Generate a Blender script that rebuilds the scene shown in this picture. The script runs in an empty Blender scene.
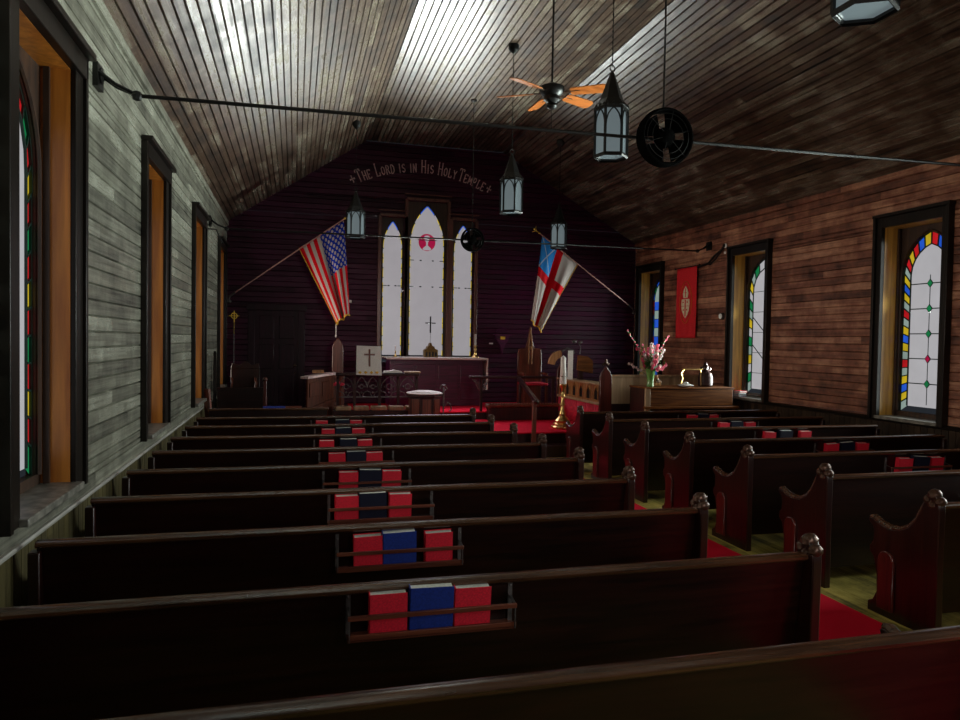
import bpy, math, random
from mathutils import Vector, Matrix
random.seed(7)
scene = bpy.context.scene
COL = scene.collection
PI = math.pi

# ------------------------------------------------------------------ camera, world, exposure
cam_data = bpy.data.cameras.new('camera')
cam_data.sensor_width = 36.0
cam_data.lens = 703.0 / 960.0 * 36.0
cam_data.clip_start = 0.05
cam = bpy.data.objects.new('camera', cam_data)
COL.objects.link(cam)
rot = Matrix(((0.9669652, -0.00904994, -0.25474774),
              (-0.25437683, 0.03025022, -0.96663196),
              (0.01645414, 0.99950139, 0.02694881)))
cam.matrix_world = Matrix.Translation((0, 0, 1.74)) @ rot.to_4x4()
scene.camera = cam

world = bpy.data.worlds.new('world'); scene.world = world
world.use_nodes = True
world.node_tree.nodes['Background'].inputs[0].default_value = (0.55, 0.65, 0.8, 1)
world.node_tree.nodes['Background'].inputs[1].default_value = 0.03
vs = scene.view_settings
vs.view_transform = 'Standard'; vs.look = 'None'; vs.gamma = 1.0; vs.exposure = 0.0
vs.use_curve_mapping = False

XL, XR, YB, YR = -1.23, 7.05, 13.8, -2.6
ZS = 3.87                      # springing of the ceiling
ZF = 5.57                      # flat of the ceiling
C1, C2 = 1.31, 4.04
LEFT_WIN = [1.10, 4.02, 6.90, 9.82, 12.77]
RIGHT_WIN = [0.45, 3.60, 6.76, 9.83, 13.08]
GLASS_L = 0.40                 # radiance of the clear panes

def daylight(name, loc, direction, sx, sy, power, color, spread):
    l = bpy.data.lights.new(name, 'AREA'); l.shape = 'RECTANGLE'; l.size = sx; l.size_y = sy
    l.energy = power; l.color = color; l.spread = math.radians(spread)
    o = bpy.data.objects.new(name, l); COL.objects.link(o); o.location = loc
    o.rotation_euler = Vector(direction).to_track_quat('-Z', 'Y').to_euler()
    return o
# daylight that enters through each side window opening
P_LEFT, P_RIGHT, P_REAR_FILL = 8, 34, 13
for i, y in enumerate(LEFT_WIN):
    daylight('window_daylight', (XL - 0.12, y, 2.0), (1, 0, 0), 0.66, 2.1, P_LEFT, (1.0, 0.86, 0.72), 66)
for i, y in enumerate(RIGHT_WIN):
    daylight('window_daylight', (XR + 0.16, y, 2.0), (-1, 0, 0), 0.66, 2.1, P_RIGHT if y < 12 else 16, (0.90, 1.0, 0.94), 80)
    if y < 12: daylight('window_skylight', (XR + 0.16, y, 2.0), (-1, 0, 0.62), 0.66, 2.1, 120, (0.86, 1.0, 0.92), 60)  # added lamp aimed upward to brighten the left ceiling slope
daylight('entrance_daylight', (2.7, YR + 0.12, 2.6), (0, 1, -0.22), 1.5, 2.6, P_REAR_FILL, (1.0, 0.92, 0.85), 64)  # added fill lamp at the unseen rear window, for pew backs and books
daylight('altar_daylight', (2.52, YB + 0.02, 2.8), (-0.12, -1, 0.62), 1.7, 2.4, 80, (0.92, 1.0, 0.96), 56)  # added lamp aimed upward for glare on the ceiling boards
daylight('altar_daylight', (2.52, YB - 0.08, 2.8), (0, -1, -1.4), 1.7, 2.4, 26, (0.95, 0.85, 1.0), 70)  # added lamp aimed down to light the chancel carpet

# ------------------------------------------------------------------ materials
def new_mat(name):
    m = bpy.data.materials.new(name); m.use_nodes = True
    nt = m.node_tree; b = nt.nodes['Principled BSDF']
    return m, nt, b
def ramp(nt, stops):
    r = nt.nodes.new('ShaderNodeValToRGB'); e = r.color_ramp.elements
    e[0].position, e[0].color = stops[0][0], (*stops[0][1], 1)
    e[1].position, e[1].color = stops[-1][0], (*stops[-1][1], 1)
    for p, c in stops[1:-1]:
        k = e.new(p); k.color = (*c, 1)
    return r
def plain(name, c, rough=0.5, metal=0.0, coat=0.0, var=0.25, scale=20.0, bump=0.0, spec=0.5):
    m, nt, b = new_mat(name)
    tc = nt.nodes.new('ShaderNodeTexCoord'); n = nt.nodes.new('ShaderNodeTexNoise')
    n.inputs['Scale'].default_value = scale; n.inputs['Detail'].default_value = 5
    nt.links.new(tc.outputs['Object'], n.inputs['Vector'])
    r = ramp(nt, [(0.3, tuple(x * (1 - var) for x in c)), (0.7, tuple(min(1, x * (1 + var)) for x in c))])
    nt.links.new(n.outputs['Fac'], r.inputs[0]); nt.links.new(r.outputs[0], b.inputs['Base Color'])
    b.inputs['Roughness'].default_value = rough; b.inputs['Metallic'].default_value = metal
    b.inputs['Coat Weight'].default_value = coat; b.inputs['Coat Roughness'].default_value = 0.25
    b.inputs['Specular IOR Level'].default_value = spec
    if bump:
        bp = nt.nodes.new('ShaderNodeBump'); bp.inputs['Strength'].default_value = bump; bp.inputs['Distance'].default_value = 0.01
        nt.links.new(n.outputs['Fac'], bp.inputs['Height']); nt.links.new(bp.outputs[0], b.inputs['Normal'])
    return m
def math_node(nt, op, a, b=None):
    n = nt.nodes.new('ShaderNodeMath'); n.operation = op
    for k, v in enumerate((a, b)):
        if v is None: continue
        if isinstance(v, (int, float)): n.inputs[k].default_value = v
        else: nt.links.new(v, n.inputs[k])
    return n.outputs[0]
def boards(name, dark, mid, light, along, across, pitch, off, rough=0.35, spec=0.5, grain=1.0, bump=0.5, blotch=0.5, length=1.9):
    """timber boards: colour changes from board to board, grain along the board, worn blotches.
    along/across: index of the object axis along the board and across the boards"""
    m, nt, b = new_mat(name)
    tc = nt.nodes.new('ShaderNodeTexCoord'); sp = nt.nodes.new('ShaderNodeSeparateXYZ')
    nt.links.new(tc.outputs['Object'], sp.inputs[0])
    al, ac = sp.outputs[along], sp.outputs[across]
    idx = math_node(nt, 'FLOOR', math_node(nt, 'DIVIDE', math_node(nt, 'SUBTRACT', ac, off), pitch))
    shift = nt.nodes.new('ShaderNodeTexWhiteNoise'); shift.noise_dimensions = '1D'
    nt.links.new(idx, shift.inputs['W'])
    seg = math_node(nt, 'FLOOR', math_node(nt, 'ADD', math_node(nt, 'DIVIDE', al, length), math_node(nt, 'MULTIPLY', shift.outputs['Value'], 7.0)))
    cmb = nt.nodes.new('ShaderNodeCombineXYZ'); nt.links.new(idx, cmb.inputs[0]); nt.links.new(seg, cmb.inputs[1])
    wn = nt.nodes.new('ShaderNodeTexWhiteNoise'); wn.noise_dimensions = '2D'; nt.links.new(cmb.outputs[0], wn.inputs['Vector'])
    # grain
    sc = [9.0, 9.0, 9.0]; sc[along] = 1.3; sc[across] = 45.0
    mp = nt.nodes.new('ShaderNodeMapping'); mp.inputs['Scale'].default_value = sc
    nt.links.new(tc.outputs['Object'], mp.inputs['Vector'])
    g = nt.nodes.new('ShaderNodeTexNoise'); g.inputs['Scale'].default_value = 1.0; g.inputs['Detail'].default_value = 6; g.inputs['Roughness'].default_value = 0.65
    g.noise_dimensions = '4D'; nt.links.new(wn.outputs['Value'], g.inputs['W']); nt.links.new(mp.outputs[0], g.inputs['Vector'])
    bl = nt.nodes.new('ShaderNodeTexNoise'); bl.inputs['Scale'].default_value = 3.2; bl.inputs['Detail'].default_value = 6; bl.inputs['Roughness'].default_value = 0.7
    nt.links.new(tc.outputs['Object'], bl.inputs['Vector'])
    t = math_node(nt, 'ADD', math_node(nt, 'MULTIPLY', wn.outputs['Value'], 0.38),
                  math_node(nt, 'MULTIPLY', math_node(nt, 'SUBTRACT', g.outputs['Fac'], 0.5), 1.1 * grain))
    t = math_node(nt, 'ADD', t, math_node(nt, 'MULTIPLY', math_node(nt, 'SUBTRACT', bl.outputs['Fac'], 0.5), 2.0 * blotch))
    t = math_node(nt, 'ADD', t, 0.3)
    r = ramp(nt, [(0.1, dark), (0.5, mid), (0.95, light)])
    nt.links.new(t, r.inputs[0]); nt.links.new(r.outputs[0], b.inputs['Base Color'])
    rr = math_node(nt, 'ADD', rough, math_node(nt, 'MULTIPLY', math_node(nt, 'SUBTRACT', 0.5, t), 0.35))
    nt.links.new(rr, b.inputs['Roughness']); b.inputs['Specular IOR Level'].default_value = spec
    bp = nt.nodes.new('ShaderNodeBump'); bp.inputs['Strength'].default_value = bump; bp.inputs['Distance'].default_value = 0.006
    hh = math_node(nt, 'ADD', math_node(nt, 'MULTIPLY', g.outputs['Fac'], 0.5), math_node(nt, 'MULTIPLY', wn.outputs['Value'], 0.5))
    hh = math_node(nt, 'ADD', hh, bl.outputs['Fac'])
    nt.links.new(hh, bp.inputs['Height']); nt.links.new(bp.outputs[0], b.inputs['Normal'])
    return m
def wood(name, dark, light, along=2, rough=0.35, coat=0.4, spec=0.5, scale=1.0):
    m, nt, b = new_mat(name)
    tc = nt.nodes.new('ShaderNodeTexCoord'); mp = nt.nodes.new('ShaderNodeMapping')
    sc = [28.0 * scale] * 3; sc[along] = 2.0 * scale; mp.inputs['Scale'].default_value = sc
    nt.links.new(tc.outputs['Object'], mp.inputs['Vector'])
    n = nt.nodes.new('ShaderNodeTexNoise'); n.inputs['Scale'].default_value = 1; n.inputs['Detail'].default_value = 6; n.inputs['Distortion'].default_value = 0.6
    nt.links.new(mp.outputs[0], n.inputs['Vector'])
    r = ramp(nt, [(0.3, dark), (0.72, light)]); nt.links.new(n.outputs['Fac'], r.inputs[0]); nt.links.new(r.outputs[0], b.inputs['Base Color'])
    b.inputs['Roughness'].default_value = rough; b.inputs['Coat Weight'].default_value = coat; b.inputs['Coat Roughness'].default_value = 0.2
    b.inputs['Specular IOR Level'].default_value = spec
    bp = nt.nodes.new('ShaderNodeBump'); bp.inputs['Strength'].default_value = 0.15; bp.inputs['Distance'].default_value = 0.004
    nt.links.new(n.outputs['Fac'], bp.inputs['Height']); nt.links.new(bp.outputs[0], b.inputs['Normal'])
    return m
def lit_glass(name, c, strength, var=0.06):
    m, nt, b = new_mat(name)
    tc = nt.nodes.new('ShaderNodeTexCoord'); n = nt.nodes.new('ShaderNodeTexNoise'); n.inputs['Scale'].default_value = 4; n.inputs['Detail'].default_value = 3
    nt.links.new(tc.outputs['Object'], n.inputs['Vector'])
    r = ramp(nt, [(0.3, tuple(x * (1 - var) for x in c)), (0.7, c)]); nt.links.new(n.outputs['Fac'], r.inputs[0])
    nt.links.new(r.outputs[0], b.inputs['Emission Color']); b.inputs['Emission Strength'].default_value = strength
    b.inputs['Base Color'].default_value = (c[0] * 0.1, c[1] * 0.1, c[2] * 0.1, 1); b.inputs['Roughness'].default_value = 0.25
    return m

M = {}
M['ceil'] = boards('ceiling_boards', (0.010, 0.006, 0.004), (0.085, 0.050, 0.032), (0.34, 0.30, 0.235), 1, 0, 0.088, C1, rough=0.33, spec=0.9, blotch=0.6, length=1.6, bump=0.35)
M['wall_l'] = boards('left_wall_siding', (0.03, 0.028, 0.022), (0.20, 0.195, 0.155), (0.55, 0.55, 0.46), 1, 2, 0.10, 0.76, rough=0.34, spec=0.7, blotch=0.5, length=1.7)
M['wall_r'] = boards('right_wall_siding', (0.04, 0.012, 0.007), (0.25, 0.094, 0.055), (0.62, 0.34, 0.21), 1, 2, 0.10, 0.88, rough=0.42, spec=0.5, blotch=0.75, length=1.7)
M['wall_b'] = boards('end_wall_siding', (0.010, 0.0008, 0.005), (0.040, 0.002, 0.020), (0.066, 0.004, 0.033), 0, 2, 0.10, 0.0, rough=0.45, spec=0.3, blotch=0.3, length=1.7)
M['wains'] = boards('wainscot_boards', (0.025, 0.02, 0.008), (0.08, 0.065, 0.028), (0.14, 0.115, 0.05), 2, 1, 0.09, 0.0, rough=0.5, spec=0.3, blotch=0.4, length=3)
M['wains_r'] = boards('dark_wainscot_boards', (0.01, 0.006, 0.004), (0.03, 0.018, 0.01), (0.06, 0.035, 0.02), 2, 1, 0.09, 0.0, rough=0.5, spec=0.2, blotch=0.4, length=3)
M['floor'] = boards('floor_boards', (0.10, 0.08, 0.015), (0.36, 0.29, 0.06), (0.60, 0.48, 0.13), 1, 0, 0.08, 0.0, rough=0.55, spec=0.3, blotch=0.9, length=2)
M['trim'] = wood('dark_trim', (0.004, 0.003, 0.002), (0.014, 0.009, 0.006), 2, 0.4, 0.1, 0.3)
M['cap'] = wood('pale_worn_trim', (0.25, 0.24, 0.22), (0.6, 0.58, 0.54), 1, 0.35, 0.3)  # bright edge highlight is put into this pale rail colour
M['jamb'] = wood('golden_jamb_wood', (0.38, 0.11, 0.012), (0.75, 0.28, 0.04), 2, 0.38, 0.3, scale=0.6)
M['jamb_r'] = wood('brown_jamb_wood', (0.42, 0.19, 0.03), (0.85, 0.50, 0.10), 2, 0.4, 0.2, scale=0.6)
M['frame'] = wood('window_frame_wood', (0.02, 0.012, 0.01), (0.07, 0.035, 0.02), 2, 0.45, 0.1)
M['casing_b'] = wood('end_window_casing', (0.07, 0.022, 0.016), (0.18, 0.06, 0.04), 2, 0.35, 0.4)
M['sill'] = plain('worn_sill', (0.16, 0.15, 0.13), 0.4, var=0.6, scale=14, bump=0.2)
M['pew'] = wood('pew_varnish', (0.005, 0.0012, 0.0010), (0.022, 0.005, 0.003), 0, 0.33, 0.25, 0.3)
M['pewcap'] = wood('pew_cap_varnish', (0.02, 0.008, 0.004), (0.11, 0.045, 0.02), 0, 0.25, 0.6, 0.5)  # highlight along the caps is put into a paler varnish colour
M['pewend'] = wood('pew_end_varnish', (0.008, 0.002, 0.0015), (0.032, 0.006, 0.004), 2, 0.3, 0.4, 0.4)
M['relief'] = wood('pew_relief_varnish', (0.03, 0.004, 0.003), (0.12, 0.016, 0.010), 2, 0.3, 0.5, 0.5)  # redder copy of the end varnish, red highlight put into the colour
M['rack'] = wood('rack_wood', (0.09, 0.02, 0.012), (0.24, 0.07, 0.035), 0, 0.35, 0.3)
M['iron'] = plain('grey_iron', (0.13, 0.12, 0.12), 0.45, 0.6, var=0.4)
M['black'] = plain('black_metal', (0.012, 0.012, 0.012), 0.4, 0.4, var=0.3)
M['gloss'] = plain('black_gloss', (0.006, 0.006, 0.006), 0.4, 0.0, var=0.2, spec=0.25)
M['bookred'] = plain('red_cloth_cover', (0.88, 0.015, 0.045), 0.6, var=0.2, scale=120, bump=0.1)
M['bookblue'] = plain('navy_cloth_cover', (0.012, 0.04, 0.32), 0.55, var=0.25, scale=120, bump=0.1)
M['booknavy'] = plain('dark_cloth_cover', (0.006, 0.008, 0.03), 0.5, var=0.25, scale=120, bump=0.1)
M['paper'] = plain('page_edges', (0.75, 0.80, 0.76), 0.7, var=0.12, scale=80)
M['carpet'] = plain('red_carpet', (0.62, 0.006, 0.028), 0.95, var=0.3, scale=160, bump=0.5, spec=0.1)
M['darkwood'] = wood('dark_chancel_wood', (0.016, 0.005, 0.006), (0.055, 0.015, 0.014), 2, 0.45, 0.1, 0.3)
M['altar'] = wood('altar_plum_wood', (0.04, 0.003, 0.028), (0.12, 0.008, 0.07), 0, 0.35, 0.4)
M['redwood'] = wood('red_brown_wood', (0.08, 0.02, 0.010), (0.22, 0.055, 0.028), 2, 0.35, 0.4)
M['oak'] = wood('warm_oak', (0.26, 0.10, 0.03), (0.55, 0.27, 0.10), 2, 0.4, 0.3)
M['tan'] = wood('tan_panel', (0.30, 0.18, 0.09), (0.58, 0.40, 0.24), 2, 0.5, 0.1, scale=0.5)
M['organ'] = wood('organ_veneer', (0.08, 0.022, 0.005), (0.27, 0.095, 0.022), 0, 0.6, 0.0, 0.15)
M['brass'] = plain('brass', (0.75, 0.52, 0.20), 0.28, 1.0, var=0.25, scale=30)
M['gold'] = plain('gold_paint', (0.80, 0.50, 0.05), 0.45, 0.2, var=0.2)
M['linen'] = plain('white_linen', (0.80, 0.76, 0.72), 0.8, var=0.08, scale=60, bump=0.1)
M['drape'] = plain('red_drape', (0.66, 0.02, 0.06), 0.7, var=0.2, scale=30)
M['banner'] = plain('red_banner_cloth', (0.70, 0.008, 0.018), 0.75, var=0.12, scale=60)
M['cream'] = plain('cream_applique', (0.80, 0.70, 0.48), 0.7, var=0.1)
M['orange'] = plain('orange_applique', (0.75, 0.20, 0.03), 0.7, var=0.1)
M['paint'] = plain('faded_pink_paint', (0.75, 0.55, 0.55), 0.6, var=0.3, scale=15)
M['pole'] = plain('flag_pole_paint', (0.55, 0.30, 0.26), 0.35, var=0.2)
M['opal'] = lit_glass('opal_lantern_glass', (0.66, 0.84, 0.90), 0.16)  # faint glow put into the glass in place of daylight on it
M['lead'] = plain('lead_came', (0.008, 0.03, 0.022), 0.5, 0.3)
M['fanblack'] = plain('fan_black', (0.003, 0.003, 0.003), 0.9, 0.0, var=0.2, spec=0.0)
M['doorwood'] = wood('dark_door_wood', (0.006, 0.0015, 0.004), (0.03, 0.006, 0.016), 2, 0.45, 0.1, 0.25)
M['deskwood'] = wood('prayer_desk_wood', (0.05, 0.014, 0.008), (0.14, 0.04, 0.02), 2, 0.6, 0.0, 0.15)
M['oldbrass'] = plain('tarnished_brass', (0.20, 0.12, 0.035), 0.5, 0.7, var=0.4)
M['blade'] = wood('orange_fan_blade', (0.35, 0.09, 0.015), (0.62, 0.19, 0.04), 0, 0.35, 0.3)
M['leaf'] = plain('leaf_green', (0.05, 0.16, 0.03), 0.5, var=0.5, scale=40)
M['pink'] = plain('pink_petal', (0.75, 0.07, 0.15), 0.6, var=0.3, scale=40)
M['palepink'] = plain('pale_petal', (0.85, 0.60, 0.60), 0.6, var=0.2, scale=40)
M['greenglass'] = plain('green_vase_glass', (0.14, 0.32, 0.08), 0.12, var=0.3, coat=0.6)
M['white'] = plain('white_enamel', (0.85, 0.88, 0.88), 0.35, var=0.05)
M['bronze'] = plain('bronze_knob', (0.07, 0.035, 0.022), 0.3, 0.5, var=0.4, scale=60)
G = {'clear': lit_glass('clear_glass', (0.96, 0.95, 1.0), GLASS_L, 0.08),
     'clear_c': lit_glass('clear_end_glass', (0.95, 0.90, 0.96), GLASS_L * 0.80, 0.06),
     'pale': lit_glass('pale_glass', (0.75, 1.0, 0.90), GLASS_L * 0.8, 0.3),
     'red': lit_glass('red_glass', (1.0, 0.02, 0.03), 0.50, 0.4),
     'yellow': lit_glass('yellow_glass', (1.0, 0.72, 0.03), 0.55, 0.4),
     'blue': lit_glass('blue_glass', (0.03, 0.16, 1.0), 0.60, 0.4),
     'green': lit_glass('green_glass', (0.02, 0.50, 0.16), 0.35, 0.4),
     'ruby': lit_glass('ruby_glass', (0.55, 0.01, 0.08), 0.55, 0.2)}

# ------------------------------------------------------------------ mesh helpers
def world_loc(o):
    v = Vector((0, 0, 0))
    while o is not None: v += Vector(o.location); o = o.parent
    return v
class MB:
    def __init__(s): s.v = []; s.f = []; s.m = []; s.uv = {}
    def add(s, vs, fs, mi=0):
        k = len(s.v); s.v += [tuple(p) for p in vs]; s.f += [tuple(i + k for i in f) for f in fs]; s.m += [mi] * len(fs); return s
    def box(s, x0, x1, y0, y1, z0, z1, mi=0):
        vs = [(x, y, z) for z in (z0, z1) for y in (y0, y1) for x in (x0, x1)]
        return s.add(vs, [(0, 2, 3, 1), (4, 5, 7, 6), (0, 1, 5, 4), (2, 6, 7, 3), (0, 4, 6, 2), (1, 3, 7, 5)], mi)
    def bar(s, p, q, w, h=None, mi=0, up=(0, 0, 1)):
        h = h or w; p, q = Vector(p), Vector(q); d = (q - p).normalized(); u = Vector(up)
        a = d.cross(u)
        if a.length < 1e-4: a = d.cross(Vector((1, 0, 0)))
        a.normalize(); b = a.cross(d).normalized(); a *= w / 2; b *= h / 2
        vs = [p - a - b, p + a - b, p + a + b, p - a + b, q - a - b, q + a - b, q + a + b, q - a + b]
        return s.add(vs, [(0, 1, 2, 3), (7, 6, 5, 4), (0, 4, 5, 1), (1, 5, 6, 2), (2, 6, 7, 3), (3, 7, 4, 0)], mi)
    def tube(s, pts, r, n=8, mi=0):
        pts = [Vector(p) for p in pts]; rs = r if isinstance(r, (list, tuple)) else [r] * len(pts)
        rings = []; prev = None
        for i, p in enumerate(pts):
            d = (pts[min(i + 1, len(pts) - 1)] - pts[max(i - 1, 0)])
            if d.length < 1e-9: d = Vector((0, 0, 1))
            d.normalize()
            if prev is None:
                a = d.orthogonal().normalized()
            else:
                a = (prev - d * prev.dot(d))
                a = a.normalized() if a.length > 1e-6 else d.orthogonal().normalized()
            prev = a; b = d.cross(a)
            rings.append([p + (a * math.cos(2 * PI * k / n) + b * math.sin(2 * PI * k / n)) * rs[i] for k in range(n)])
        vs = [q for rg in rings for q in rg]; fs = []
        for i in range(len(rings) - 1):
            for k in range(n):
                fs.append((i * n + k, i * n + (k + 1) % n, (i + 1) * n + (k + 1) % n, (i + 1) * n + k))
        fs.append(tuple(reversed(range(n)))); L = (len(rings) - 1) * n; fs.append(tuple(L + k for k in range(n)))
        return s.add(vs, fs, mi)
    def lathe(s, c, prof, n=20, mi=0, axis='Z', phase=0.0, caps=True):
        vs = []
        for r, z in prof:
            for k in range(n):
                a = 2 * PI * k / n + phase; x, y = r * math.cos(a), r * math.sin(a)
                vs.append({'Z': (c[0] + x, c[1] + y, c[2] + z), 'Y': (c[0] + x, c[1] + z, c[2] + y), 'X': (c[0] + z, c[1] + x, c[2] + y)}[axis])
        fs = []
        for i in range(len(prof) - 1):
            for k in range(n):
                f = (i * n + k, i * n + (k + 1) % n, (i + 1) * n + (k + 1) % n, (i + 1) * n + k)
                fs.append(f if axis != 'Y' else f[::-1])
        a, b = tuple(reversed(range(n))), tuple((len(prof) - 1) * n + k for k in range(n))
        if caps: fs += [a, b] if axis != 'Y' else [a[::-1], b[::-1]]
        return s.add(vs, fs, mi)
    def prism(s, poly, f, d0, d1, mi=0):
        n = len(poly); vs = [f(a, b, d0) for a, b in poly] + [f(a, b, d1) for a, b in poly]
        fs = [tuple(reversed(range(n))), tuple(n + k for k in range(n))]
        for k in range(n): fs.append((k, (k + 1) % n, n + (k + 1) % n, n + k))
        return s.add(vs, fs, mi)
    def ball(s, c, r, n=10, mi=0, sc=(1, 1, 1)):
        vs = []; rows = max(4, n // 2)
        for i in range(1, rows):
            t = PI * i / rows
            for k in range(n):
                a = 2 * PI * k / n
                vs.append((c[0] + r * sc[0] * math.sin(t) * math.cos(a), c[1] + r * sc[1] * math.sin(t) * math.sin(a), c[2] - r * sc[2] * math.cos(t)))
        vs += [(c[0], c[1], c[2] - r * sc[2]), (c[0], c[1], c[2] + r * sc[2])]; b, t = len(vs) - 2, len(vs) - 1; fs = []
        for i in range(rows - 2):
            for k in range(n): fs.append((i * n + k, i * n + (k + 1) % n, (i + 1) * n + (k + 1) % n, (i + 1) * n + k))
        for k in range(n):
            fs.append((b, (k + 1) % n, k)); fs.append((t, (rows - 2) * n + k, (rows - 2) * n + (k + 1) % n))
        return s.add(vs, fs, mi)
    def build(s, name, mats, parent=None, loc=None, smooth=True, bevel=0.0):
        off = world_loc(parent) if parent else Vector(loc or (0, 0, 0))
        me = bpy.data.meshes.new(name)
        me.from_pydata([tuple(Vector(p) - off) for p in s.v], [], s.f); me.validate()
        for m in (mats if isinstance(mats, (list, tuple)) else [mats]): me.materials.append(M[m] if isinstance(m, str) else m)
        if len(me.polygons) == len(s.m): me.polygons.foreach_set('material_index', s.m)
        me.update()
        if smooth:
            me.shade_smooth(); me.set_sharp_from_angle(angle=math.radians(35))
        o = bpy.data.objects.new(name, me); COL.objects.link(o)
        if parent: o.parent = parent
        else: o.location = off
        if bevel:
            md = o.modifiers.new('bevel', 'BEVEL'); md.width = bevel; md.segments = 2; md.limit_method = 'ANGLE'; md.angle_limit = math.radians(40)
        return o
def empty(name, loc, label=None, cat=None, group=None, kind=None):
    o = bpy.data.objects.new(name, None); COL.objects.link(o); o.location = loc; o.empty_display_size = 0.1
    return tag(o, label, cat, group, kind)
def tag(o, label=None, cat=None, group=None, kind=None):
    if label: o['label'] = label
    if cat: o['category'] = cat
    if group: o['group'] = group
    if kind: o['kind'] = kind
    return o
def struct(o): o['kind'] = 'structure'; return o
def children(o): return [c for c in COL.objects if c.parent == o]
def copy_tree(o, parent=None):
    c = o.copy(); COL.objects.link(c); c.parent = parent
    for ch in children(o): copy_tree(ch, c)
    return c

# ------------------------------------------------------------------ shell of the room
def subtract(a, b, cuts):
    out = [(a, b)]
    for c0, c1 in cuts:
        nx = []
        for p, q in out:
            if c1 <= p or c0 >= q: nx.append((p, q)); continue
            if c0 > p: nx.append((p, c0))
            if c1 < q: nx.append((c1, q))
        out = nx
    return out
def siding(mb, f, extent, b0, b1, pitch, off, holes, groove=0.015, depth=0.018, sgn=1):
    """boards running along a, stacked along b; extent(b) -> (a0, a1); holes (a0,a1,b0,b1); f(a,b,d), d>0 into the wall"""
    edges = sorted(set([b0, b1] + [h[2] for h in holes if b0 < h[2] < b1] + [h[3] for h in holes if b0 < h[3] < b1] +
                       [off + pitch * k for k in range(-200, 200) if b0 < off + pitch * k < b1]))
    for u, w in zip(edges[:-1], edges[1:]):
        mid = (u + w) / 2; a0, a1 = extent(u)
        if a1 - a0 < 0.01: continue
        aw0, aw1 = extent(w)
        g0 = u + groove / 2 if w - u > 2 * groove else u
        for p, q in subtract(a0, a1, [(h[0], h[1]) for h in holes if h[2] < mid < h[3]]):
            pts = [(u, depth), (g0, 0.0), (w - groove / 2, 0.0), (w, depth)] if g0 > u else [(u, 0), (w, 0)]
            vs = [f(p, b, d) for b, d in pts] + [f(q, b, d) for b, d in pts]; n = len(pts)
            fs = [(k, k + 1, n + k + 1, n + k) if sgn > 0 else (n + k, n + k + 1, k + 1, k) for k in range(n - 1)]
            mb.add(vs, fs)
def gable_extent(z):
    if z <= ZS: return XL, XR
    l = XL + (z - ZS) / (ZF - ZS) * (C1 - XL); r = XR - (z - ZS) / (ZF - ZS) * (XR - C2)
    return l, r
fL = lambda a, b, d: (XL - d, a, b)
fR = lambda a, b, d: (XR + d, a, b)
fB = lambda a, b, d: (a, YB + d, b)
fF = lambda a, b, d: (a, YR - d, b)
HW = 0.42; WZ0, WZ1 = 0.90, 3.22
holesL = [(y - HW, y + HW, WZ0, WZ1) for y in LEFT_WIN]
holesR = [(y - HW, y + HW, WZ0, WZ1) for y in RIGHT_WIN]
RAIL_L, RAIL_R = 0.76, 0.86
mb = MB(); siding(mb, fL, lambda b: (YR, YB), RAIL_L, ZS, 0.10, RAIL_L, holesL, sgn=-1); struct(mb.build('wall_left', 'wall_l', smooth=False))
mb = MB(); siding(mb, fR, lambda b: (YR, YB), RAIL_R, ZS, 0.10, 0.88, holesR); struct(mb.build('wall_right', 'wall_r', smooth=False))
def vboards(f, a0, a1, z0, z1, pitch, name, mat, sgn):
    mb = MB(); k = 0; a = a0
    while a < a1 - 1e-6:
        e = min(a + pitch, a1); pts = [(a, 0.01), (a + 0.005, 0), (e - 0.005, 0), (e, 0.01)]
        vs = [f(p, z0, d) for p, d in pts] + [f(p, z1, d) for p, d in pts]
        mb.add(vs, [(j + 4, j + 5, j + 1, j) if sgn > 0 else (j, j + 1, j + 5, j + 4) for j in range(3)]); a = e
    return struct(mb.build(name, mat, smooth=False))
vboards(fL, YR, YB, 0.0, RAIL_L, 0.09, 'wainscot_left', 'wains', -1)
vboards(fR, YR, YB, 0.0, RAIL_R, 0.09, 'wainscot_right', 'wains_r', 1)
holeB = [(1.62, 2.04, 1.30, 4.13), (2.12, 2.92, 1.30, 4.47), (3.01, 3.45, 1.30, 4.13)]
mb = MB(); siding(mb, fB, gable_extent, 0.0, ZF, 0.10, 0.0, holeB); struct(mb.build('wall_back', 'wall_b', smooth=False))
mb = MB(); siding(mb, fF, gable_extent, 0.0, ZF, 0.10, 0.0, [(1.9, 3.5, 1.2, 4.0)], sgn=-1); struct(mb.build('wall_front', 'wall_r', smooth=False))
# ceiling in three board-clad slopes; b runs across, boards run along Y
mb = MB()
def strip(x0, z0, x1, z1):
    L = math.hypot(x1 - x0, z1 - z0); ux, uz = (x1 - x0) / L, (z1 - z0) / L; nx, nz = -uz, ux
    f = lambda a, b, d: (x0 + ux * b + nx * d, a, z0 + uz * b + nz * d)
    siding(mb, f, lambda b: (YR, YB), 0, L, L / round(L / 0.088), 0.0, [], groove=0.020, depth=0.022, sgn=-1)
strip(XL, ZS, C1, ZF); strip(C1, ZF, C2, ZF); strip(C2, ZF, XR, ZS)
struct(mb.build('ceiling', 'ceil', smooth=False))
struct(MB().box(XL - .3, XR + .3, YR - .3, YB + .3, -0.06, 0.0).build('floor', 'floor'))
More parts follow.
